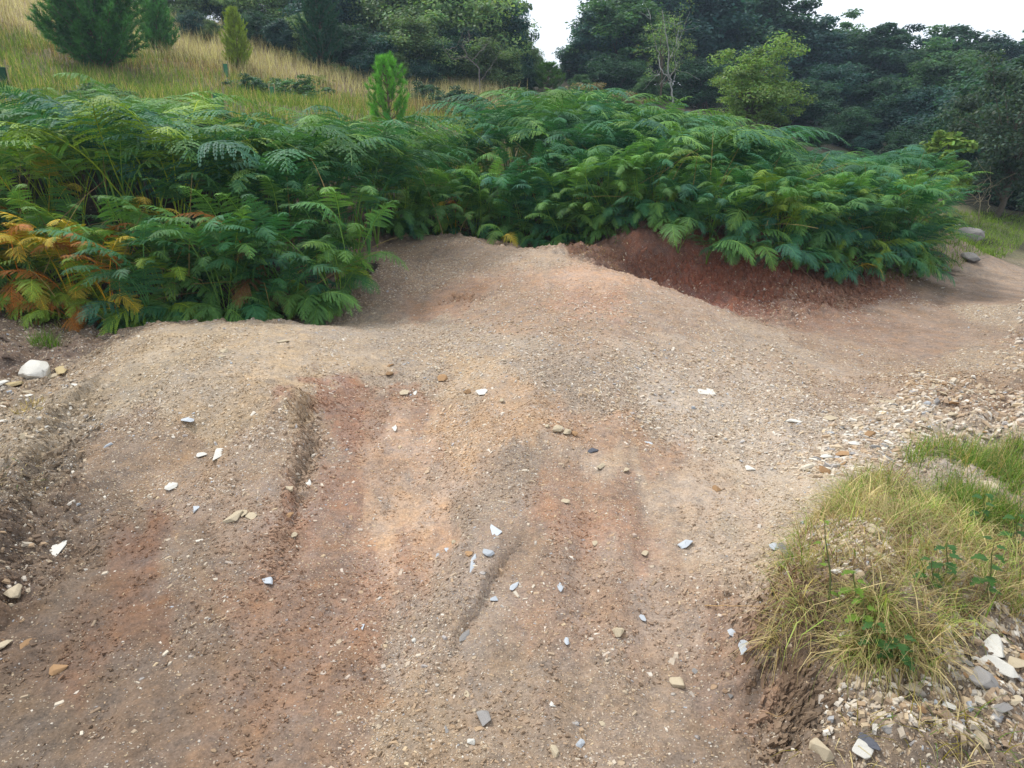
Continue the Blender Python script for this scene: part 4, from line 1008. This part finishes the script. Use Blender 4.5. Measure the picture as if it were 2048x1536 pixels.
DK, MID, SAL, HAW, BLU = srgb(56,88,66,.85), srgb(76,110,72,.9), srgb(112,138,92,1.0), srgb(136,152,78,.95), srgb(50,84,78,.85)  # BLU: blue of skylit shade and haze painted into the leaf colour
T1 = [broad(1, 8, 3.2, .04, 150, 210, .19, trunk_r=.16), broad(2, 8, 3.5, .03, 160, 200, .19, trunk_r=.17), broad(3, 8, 3.0, .05, 140, 210, .19, trunk_r=.15)]
T2 = [broad(11, 5, 2.3, .0, 120, 210, .125, trunk_r=.08, stems=3, flatc=.8), broad(12, 5, 2.6, .0, 125, 210, .125, trunk_r=.08, stems=3, flatc=.8)]
ORD = "nearest second third fourth fifth sixth seventh eighth ninth tenth eleventh twelfth thirteenth fourteenth fifteenth sixteenth seventeenth eighteenth".split()
def lowpos(px):
    for a, l in ((450, "behind the slim yellow-green pine"), (600, "behind the golden grass"), (720, "around the blue-green pine"), (850, "behind the bright young pine"), (970, "behind the grey dead tree"), (1150, "by the sky gap"), (1330, "left of the pale birch"), (1450, "right of the pale birch"), (1610, "behind the hawthorn"), (1760, "right of the hawthorn"), (1900, "above the right bracken")):
        if px < a: return l
    return "at the right edge"
GL = "trees of the wood behind the bracken, right"
for i, (px, top, Y) in enumerate([(1150,85,30),(1200,15,30),(1235,-40,30),(1290,-90,35),(1370,-70,34),(1450,-60,36),(1530,-25,35),(1600,25,34),(1668,25,36),(1740,50,33),(1800,58,36),(1850,60,32),(1905,55,34),(1965,78,33),(2030,62,35),(2100,50,33),(2180,40,32)]):
    plant_tree(T1[i % 3], 'broadleaf_tree', px, top, Y, (DK, BLU, MID)[i % 3] * rnd.uniform(.85, 1.15), f"tall dark tree of the wood skyline, {ORD[i]} right of the sky gap", 'tree', GL, wide=rnd.uniform(1.25, 1.5))
for i, (px, top, Y, c) in enumerate([(1160,150,26,MID),(1235,110,27,DK),(1300,150,25,MID),(1400,120,26,DK),(1500,100,28,BLU),(1590,160,26,DK),(1660,130,28,BLU),(1700,215,24,DK),(1760,160,27,DK),(1830,175,26,BLU),(1880,120,28,MID),(1640,255,22,DK),(1750,262,23,BLU),(1850,250,22,DK),(1940,160,26,DK),(1980,210,20,DK),(2050,130,22,BLU),(2120,110,20,DK)]):
    plant_tree(T2[i % 2], 'broadleaf_tree', px, top, Y, c * rnd.uniform(.85, 1.15), f"lower tree before the dark wood, {ORD[i]} of them {lowpos(px)}", 'tree', "lower trees at the front of the wood", wide=rnd.uniform(1.3, 1.7))
for i, (px, top, Y) in enumerate([(330,-60,25),(400,-50,25),(470,-60,26),(540,-50,25),(610,-60,26),(680,-70,25),(750,-60,26),(810,-70,25),(870,-60,26),(930,-50,25),(975,-30,26),(1005,10,25),(1040,70,26),(1062,98,26)]):
    plant_tree(T2[i % 2], 'willow_tree', px, top, Y, (SAL, SAL * .8, BLU * 1.1)[i % 3] * rnd.uniform(.85, 1.1), f"grey-green tree topping the hillside, {ORD[13 - i]} from the sky gap", 'tree', "bushy trees along the top of the hillside", wide=rnd.uniform(1.1, 1.35) if px < 980 else .8)
for i, (px, top, Y) in enumerate([(400,20,22),(440,40,22),(520,20,22.5),(575,40,22),(630,30,22.5),(710,50,22),(760,70,21.5),(830,40,22),(880,60,22.5),(930,60,23),(975,80,22.5),(1020,100,23),(850,120,21),(790,110,21),(1055,135,24)]):
    plant_tree(T2[(i + 1) % 2], 'willow_tree', px, top, Y, (BLU, SAL * .75, DK)[i % 3] * rnd.uniform(.85, 1.1), f"lower bushy tree at the meadow edge, {ORD[14 - i]} of them {lowpos(px)}", 'tree', "lower bushy trees at the meadow edge", wide=rnd.uniform(1.1, 1.4) if px < 990 else .9)
TH = broad(21, 4, 1.7, .06, 80, 230, .075, trunk_r=.07, flatc=.7)
plant_tree(TH, 'hawthorn_tree', 1508, 78, 17, srgb(112,138,78,.95), "yellowish green hawthorn tree in front of the dark wood", wide=1.25)
plant_tree(TH, 'hawthorn_tree', 1395, 235, 15, MID, "low green bush behind the bracken, left of the hawthorn", 'bush', wide=1.3)
TS = broad(22, 2.6, .75, .15, 46, 60, .13, trunk_r=.03, flatc=.6)
plant_tree(TS, 'sycamore_sapling', 1905, 262, 13.5, srgb(124,150,72,.8), "light green sycamore sapling beside the path at right", 'tree', wide=1.2)
plant_tree(TS, 'sycamore_sapling', 1660, 330, 13.5, MID, "small dark sapling behind the right bracken", 'tree', wide=1.4)
TE = broad(23, 5, 1.9, .12, 90, 190, .085, trunk_r=.08, flatc=.6)
plant_tree(TE, 'broadleaf_tree', 2045, 70, 14.5, srgb(72,92,76,.8), "grey-green overhanging tree at the right edge of the picture")
plant_tree(T2[0], 'broadleaf_tree', 2110, 330, 19, DK * .7, "dark low shrub where the path enters the wood", 'bush', wide=1.4)
plant_tree(T2[1], 'broadleaf_tree', 1990, 340, 20, DK * .7, "dark thorny shrub left of where the path enters the wood", 'bush', wide=1.2)
# brambles and shrubs
plant_tree(T2[0], 'undergrowth_bush', 2000, 300, 16.5, DK * .8, "dark bush over the far verge of the path", 'bush', wide=1.3, pyref=380)
plant_tree(T2[1], 'undergrowth_bush', 2120, 300, 15.5, DK * .8, "dark bush at the right edge, beyond the path", 'bush', wide=1.3, pyref=400)
plant_tree(T2[0], 'undergrowth_bush', 1900, 330, 17.5, DK * .8, "dark bush between the sapling and the wood", 'bush', wide=1.5, pyref=380)
plant_tree(T2[1], 'undergrowth_bush', 1780, 300, 17.5, DK * .8, "dark bush behind the right bracken", 'bush', wide=1.6, pyref=350)
TB = broad(31, 1.0, .95, .0, 46, 110, .055, trunk_r=.02, stems=3, flatc=.5)
for px, top, Y, c, lab in [(850,165,19,DK,"dark bramble bush on the hillside right of the young pine"),(915,175,18,DK,"dark bramble bush left of the bracken dome"),(940,205,16.5,DK,"low bramble bush just left of the bracken dome"),(790,165,20,MID,"bramble bush behind the young bright pine"),
        (990,180,20,MID*1.1,"leafy shrub behind the left shoulder of the bracken dome"),(1170,165,17,srgb(140,132,100,.75),"shrub with pale seed heads behind the bracken dome"),(1245,185,17,srgb(132,126,92,.75),"pale seeding shrub left of the bare birch"),
        (640,150,19,GG2,"low bramble patch in the meadow under the dark mid pine"),(590,152,16,MID,"low weed patch in the middle of the meadow"),(505,150,16,DK*1.2,"low weed patch left of the middle of the meadow"),(200,165,12.2,MID,"leafy weed behind the highest left bracken"),
        (560,100,22,SAL,"grey-green bush behind the golden grass"),(610,90,22,SAL*1.1,"pale bush between golden grass and dark mid pine"),(690,130,21,SAL,"pale bush right of the dark mid pine")]:
    plant_tree(TB, 'bramble_bush', px, top, Y, c, lab, 'bush', wide=1.3)
# pines
TP = [pine(1, 4.6, 1.85, 22, 56, .20, .026, .02, dens=1.9, tuft=.95), pine(2, 3.2, 1.15, 17, 50, .16, .020, .08, dens=1.6, tuft=.9), pine(3, 1.9, .68, 8, 95, .13, .011, .03, dens=.95, up=1.0, tuft=.55)]
PD, PB = srgb(72,122,58,1.0), srgb(100,158,60,1.0)
plant_tree(TP[0], 'pine_tree', 212, -175, 16, PD, "big dark bushy pine on the hillside, left", wide=1.05, sinkz=.05)
plant_tree(TP[1], 'pine_tree', 338, -40, 19, PD * 1.25, "medium pine right behind the big dark pine", wide=.9)
plant_tree(TP[0], 'pine_tree', -60, -160, 16, PD * .9, "dark pine cut by the left edge of the picture")
plant_tree(TP[1], 'pine_tree', 486, 8, 18.5, srgb(140,160,56,1.0), "slim yellow-green young pine in the golden grass", wide=.75)
plant_tree(TP[1], 'pine_tree', 652, -50, 21, srgb(52,96,66,.75), "blue-green pine in front of the bushy trees", wide=.85)
plant_tree(TP[2], 'pine_tree', 775, 98, 13.0, PB * 1.1, "bright green young pine behind the bracken, centre", wide=1.0)
plant_tree(TP[2], 'pine_tree', 1095, 120, 24, srgb(96,140,60,.75), "light green bush at the foot of the sky gap", 'bush', wide=2.2)
# bare trees
def bare(name, px, pybase, Y, branches, r0, colr, label):
    """branches: polylines of photo points at about distance Y, the first one starting at the foot"""
    root = link(name, None); tag(root, label, 'tree')
    g0 = on_ground(branches[0][0][0], Y, branches[0][0][1]); root.location = g0
    m1, m2 = MB(), MB()
    for bi, br in enumerate(branches):
        pts = []
        for k, (px_, py_) in enumerate(br):
            q = at_Y(px_, py_, Y + (0 if bi == 0 else rnd.uniform(-.25, .25) * k * .5)); pts.append(q)
        if bi == 0: pts[0] = g0 - np.array([0, 0, .1])
        pts = np.array(pts) - g0
        t = np.linspace(0, len(pts) - 1, len(pts) * 4); P = np.stack([np.interp(t, range(len(pts)), pts[:, i]) for i in range(3)], 1)
        P[1:-1] += rng.normal(0, .012, P[1:-1].shape)
        rr = r0 * (1 if bi < 1 else .55)
        (m1 if bi == 0 else m2).add(*tube(P, np.linspace(rr, rr * .25, len(P)), 5), colr)
        for k in range(5 if bi else 3):             # twigs
            i = rnd.randrange(len(P) // 3, len(P)); q = P[i]; d = norm(rng.normal(0, 1, 3) + np.array([0, 0, .5])); L = rnd.uniform(.2, .6)
            tt = np.linspace(0, 1, 5)[:, None]; m2.add(*tube(q + d * tt * L + rng.normal(0, .02, (5, 3)) * tt, np.linspace(rr * .3, .003, 5), 3), colr)
    link('trunk', m1.mesh('trunk', M_bark, True), root); link('branch', m2.mesh('branch', M_bark, True), root)
bare('birch_tree', 1340, 225, 15.5, [[(1338,225),(1345,190),(1342,160),(1335,140),(1338,100),(1330,60),(1325,20)],[(1344,165),(1325,145),(1318,120),(1312,90),(1300,45),(1298,20)],[(1342,175),(1352,150),(1350,110),(1362,70)],[(1338,120),(1352,90),(1358,50)],[(1320,150),(1305,152)]],
     .024, srgb(150,152,148,.8), "slender bare birch with pale forked trunk behind the bracken")
bare('dead_tree', 930, 170, 21, [[(962,170),(958,140),(950,128),(935,115),(925,90),(930,70)],[(935,115),(905,118),(890,100),(882,80)],[(925,95),(940,75),(936,60)],[(945,120),(975,90),(985,70)],[(890,100),(910,95),(925,70)],[(962,160),(985,130),(1000,100)]],
     .022, srgb(120,114,110,.8), "grey dead leafless tree in front of the bushy trees, centre")
bare('dead_sapling', 1960, 420, 13.5, [[(1962,425),(1960,400),(1955,370)],[(1960,405),(1972,385),(1985,365)],[(1960,410),(1945,390),(1935,385)],[(1975,425),(1978,395),(1982,372)]],
     .014, srgb(160,150,124,.8), "bleached bare twigs on the verge of the path, right")

TW = broad(41, 3.8, 1.0, .3, 40, 70, .05, trunk_r=.03, flatc=.8)
plant_tree(TW, 'willow_tree', 1325, 5, 17.2, SAL * .9, "thin grey-green willow around the pale birch trunk", wide=1.1)
# ------------------------------------------------------------------ tree guards
def guard(px, pyt, pyb, Y, wpx, label, tone):
    a, b = at_Y(px, pyt, Y), at_Y(px, pyb, Y)
    hgt = a[2] - b[2] + .15; rad = wpx / FPX * Y / 2
    root = link('tree_guard', None, loc=(b[0], Y, b[2] - .15)); tag(root, label, 'tree guard')
    n = 18; th = np.linspace(0, 2 * math.pi, n, endpoint=False); V = []; 
    for rr, z, fl in ((rad * .9, 0, 0), (rad, hgt * .5, 0), (rad * 1.02, hgt * .96, 0), (rad * 1.12, hgt, 0), (rad * 1.0, hgt, 0), (rad * .95, hgt * .95, 0), (rad * .85, 0, 0)):
        V += [(rr * math.cos(t), rr * math.sin(t), z) for t in th]
    F = [(i * n + j, i * n + (j + 1) % n, (i + 1) * n + (j + 1) % n, (i + 1) * n + j) for i in range(6) for j in range(n)]
    link('tube', mk_mesh('tube', V, F, M_plastic, np.tile(srgb(70,128,96,tone), (len(V), 1)), True), root)
    for sx in (-1, 1):
        m = MB(); m.add(*tube([(sx * rad * 1.1, 0, -.1), (sx * rad * 1.12, 0, hgt * .6), (sx * rad * 1.12, 0, hgt * 1.2)], .018, 4), srgb(170,160,120,.7))
        link('stake', m.mesh('stake', M_bark), root)
guard(441, 187, 226, 11.6, 18, "green plastic tree guard between two stakes above the bracken", .9)
guard(8, 135, 196, 12.5, 30, "dark green tree guard at the left edge of the picture", .35)
guard(452, 128, 140, 17, 8, "small green tree guard in the meadow under the slim pine", .8)
guard(545, 174, 190, 14.5, 8, "faint green tree guard low in the meadow", .8)

# ------------------------------------------------------------------ small plants in the near clump, twigs
def leafy(px, py, h, nl, leaf, colr, label, name='nettle_plant', cat='plant', lean=(0, 0), toothed=True):
    g = G(px, py); root = link(name, None, loc=g); tag(root, label, cat)
    m = MB(); t = np.linspace(0, 1, 6)[:, None]
    cv = np.array([lean[0], lean[1], h]) * t + np.array([0, 0, 0]); cv[:, 0] += .01 * np.sin(t[:, 0] * 5)
    m.add(*tube(cv, np.linspace(.0035, .0012, 6), 4), srgb(110,120,70,.7)); link('stem', m.mesh('stem', M_dry, True), root)
    b = MB()
    for k in range(nl):
        u = .2 + .8 * k / max(nl - 1, 1); p = cv[0] * (1 - u) + cv[-1] * u; a = k * 1.57 + rnd.uniform(-.3, .3)
        L = leaf * (1.15 - .5 * u) * rnd.uniform(.8, 1.15)
        s = np.linspace(0, 1, 9); wd = L * .36 * np.sin(np.clip(s, 0, 1) ** .7 * math.pi) + (.004 * ((np.arange(9) % 2) * 2 - 1) if toothed else 0); wd[0] = .001; wd[-1] = .0005
        d = np.array([math.cos(a), math.sin(a), 0]); sd_ = np.array([-math.sin(a), math.cos(a), 0])
        mid = p + d * (s * L * .95 + .012)[:, None] + np.array([0, 0, 1.]) * (.25 * L * s - .55 * L * s ** 2)[:, None]
        V = np.concatenate([mid - sd_ * wd[:, None] + np.array([0, 0, .12]) * wd[:, None], mid, mid + sd_ * wd[:, None] + np.array([0, 0, .12]) * wd[:, None]])
        F = [(i, i + 9, i + 10, i + 1) for i in range(8)] + [(i + 9, i + 18, i + 19, i + 10) for i in range(8)]
        b.add(V, F, colr * rnd.uniform(.85, 1.15))
    link('leaves', b.mesh('leaves', M_leaf), root)
NG = srgb(84,130,60,.5); NB = srgb(78,122,62,.55); NY = srgb(130,164,62,.6)
leafy(1790,1345,.10,9,.055,NB,"blue-green nettle at the foot of the grass clump")
leafy(1740,1320,.12,8,.045,NG,"fresh green nettle left of the blue-green one")
leafy(1720,1270,.10,7,.045,NY,"yellow-green leafy shoot in the straw of the clump")
leafy(1650,1240,.30,4,.03,NY,"tall single stem with small leaves in front of the clump",lean=(-.03,.03))
leafy(1700,1215,.12,7,.04,NY,"light green shoot in the middle of the clump")
leafy(1880,1170,.14,8,.05,NB,"broad-leaved nettle in the back right of the clump")
leafy(1960,1210,.22,10,.055,NG,"tall dark-stemmed nettle at the right of the clump")
leafy(1955,1060,.16,8,.055,NB,"nettle in the grass at the right edge, upper")
leafy(2020,1100,.16,8,.05,NG,"nettle at the right edge beside the tall grass")
leafy(1850,1200,.12,7,.04,NG,"small nettle between broad-leaved nettle and straw")
leafy(1230,492,.22,8,.06,NB,"small bramble sprig on the ledge under the bracken dome",'bramble_sprig',toothed=False)
leafy(1830,545,.18,9,.06,NG,"low leafy weed at the foot of the right bracken",'leafy_weed',toothed=False)
leafy(1780,548,.16,9,.06,NG,"low leafy weed left of the other at the bracken foot",'leafy_weed',toothed=False)
def twig(pts, r, colr, label, z=.02, name='twig'):
    P = np.array([G(*p) + np.array([0, 0, z]) for p in pts]); t = np.linspace(0, len(P) - 1, len(P) * 4)
    Q = np.stack([np.interp(t, range(len(P)), P[:, i]) for i in range(3)], 1); Q[1:-1] += rng.normal(0, r * .6, Q[1:-1].shape)
    m = MB(); m.add(*tube(Q, np.linspace(r, r * .4, len(Q)), 5), colr); tag(link(name, m.mesh(name, M_dry, True)), label, 'twig')
twig([(1588,535),(1612,552),(1625,568)], .008, srgb(150,120,100,.8), "pale twig lying on the red bank, right")
twig([(1612,520),(1630,528),(1640,540)], .006, srgb(150,124,104,.8), "short pale twig above the other on the red bank")
twig([(1720,570),(1735,578),(1745,585)], .006, srgb(140,110,90,.8), "thin twig at the foot of the red bank near the small fern")
twig([(1640,520),(1660,530),(1680,545)], .005, srgb(130,104,84,.8), "slender twig leading to the small fern on the bank")
twig([(0,680),(40,695),(75,715)], .012, srgb(104,90,78,.8), "grey root lying across the brown soil at the left edge", .0, 'root')
twig([(5,716),(30,722),(50,726)], .010, srgb(94,80,70,.8), "second grey root below the first at the left edge", .0, 'root')
twig([(1408,1220),(1470,1220),(1540,1232)], .0018, srgb(196,160,110,.8), "long straw stalk reaching out of the clump onto the trail", .008, 'straw_stalk')
twig([(1530,1430),(1560,1440),(1600,1425)], .0016, srgb(170,140,100,.8), "curled root fibre at the lower right edge of the trail", .006, 'root_fibre')
twig([(1740,1440),(1820,1400),(1850,1395)], .0016, srgb(196,176,130,.8), "straw stalk across the crumbly soil under the nettles", .012, 'straw_stalk')
# bleached stalks leaning out of the bracken over the mound top
def stalk(p0, p1, Y0, Y1, r, label):
    a, b = at_Y(*p0, Y0), at_Y(*p1, Y1); t = np.linspace(0, 1, 8)[:, None]
    Q = a * (1 - t) + b * t + np.array([0, 0, .06]) * (t * (1 - t)) * 4
    m = MB(); m.add(*tube(Q, np.linspace(r, r * .5, 8), 4), srgb(170,150,100,.75)); tag(link('dead_stalk', m.mesh('dead_stalk', M_dry, True)), label, 'stalk')
stalk((886,468),(832,330), 8.75, 8.6, .007, "long bleached stalk leaning left behind the mound top")
stalk((918,468),(945,430), 8.75, 8.6, .006, "short curved stalk right of the long bleached stalk")
stalk((650,378),(612,310), 6.4, 6.6, .005, "thin bleached stalk in the bracken behind the pale lip")
stalk((745,495),(860,470), 7.9, 8.7, .006, "dry stalk lying along the left of the mound top")

# ------------------------------------------------------------------ the air
bm = bmesh.new(); bmesh.ops.create_cube(bm, size=1)
me = bpy.data.meshes.new("haze"); bm.to_mesh(me); bm.free()
hm = bpy.data.materials.new("haze"); hm.use_nodes = True; hm.node_tree.nodes.clear()
pv = hm.node_tree.nodes.new('ShaderNodeVolumePrincipled'); ho = hm.node_tree.nodes.new('ShaderNodeOutputMaterial')
pv.inputs['Color'].default_value = (.60, .78, 1.0, 1); pv.inputs['Density'].default_value = .0014; pv.inputs['Anisotropy'].default_value = .3
hm.node_tree.links.new(pv.outputs[0], ho.inputs['Volume']); me.materials.append(hm)
tag(link("haze", me, loc=(0, 70, 12), scale=(244, 226, 44)), "thin bluish air between the camera and the far trees", "haze", kind='stuff')

# neighbours that would share a label: say which from the left
from collections import defaultdict
by = defaultdict(list)
for o in sc.objects:
    if o.parent is None and o.get('label') and o.name.startswith('bracken_fern'): by[o['label']].append(o)
for lab, os_ in by.items():
    if len(os_) < 2: continue
    os_.sort(key=lambda o: o.location.x)
    for i, o in enumerate(os_):
        if len(os_) == 2: e = ("left one", "right one")[i]
        elif len(os_) == 3: e = ("left one", "middle one", "right one")[i]
        else: e = ("leftmost" if i == 0 else "rightmost" if i == len(os_) - 1 else ORD[i] + " from left")
        o['label'] = " ".join((lab + ", " + e).split()[:16])
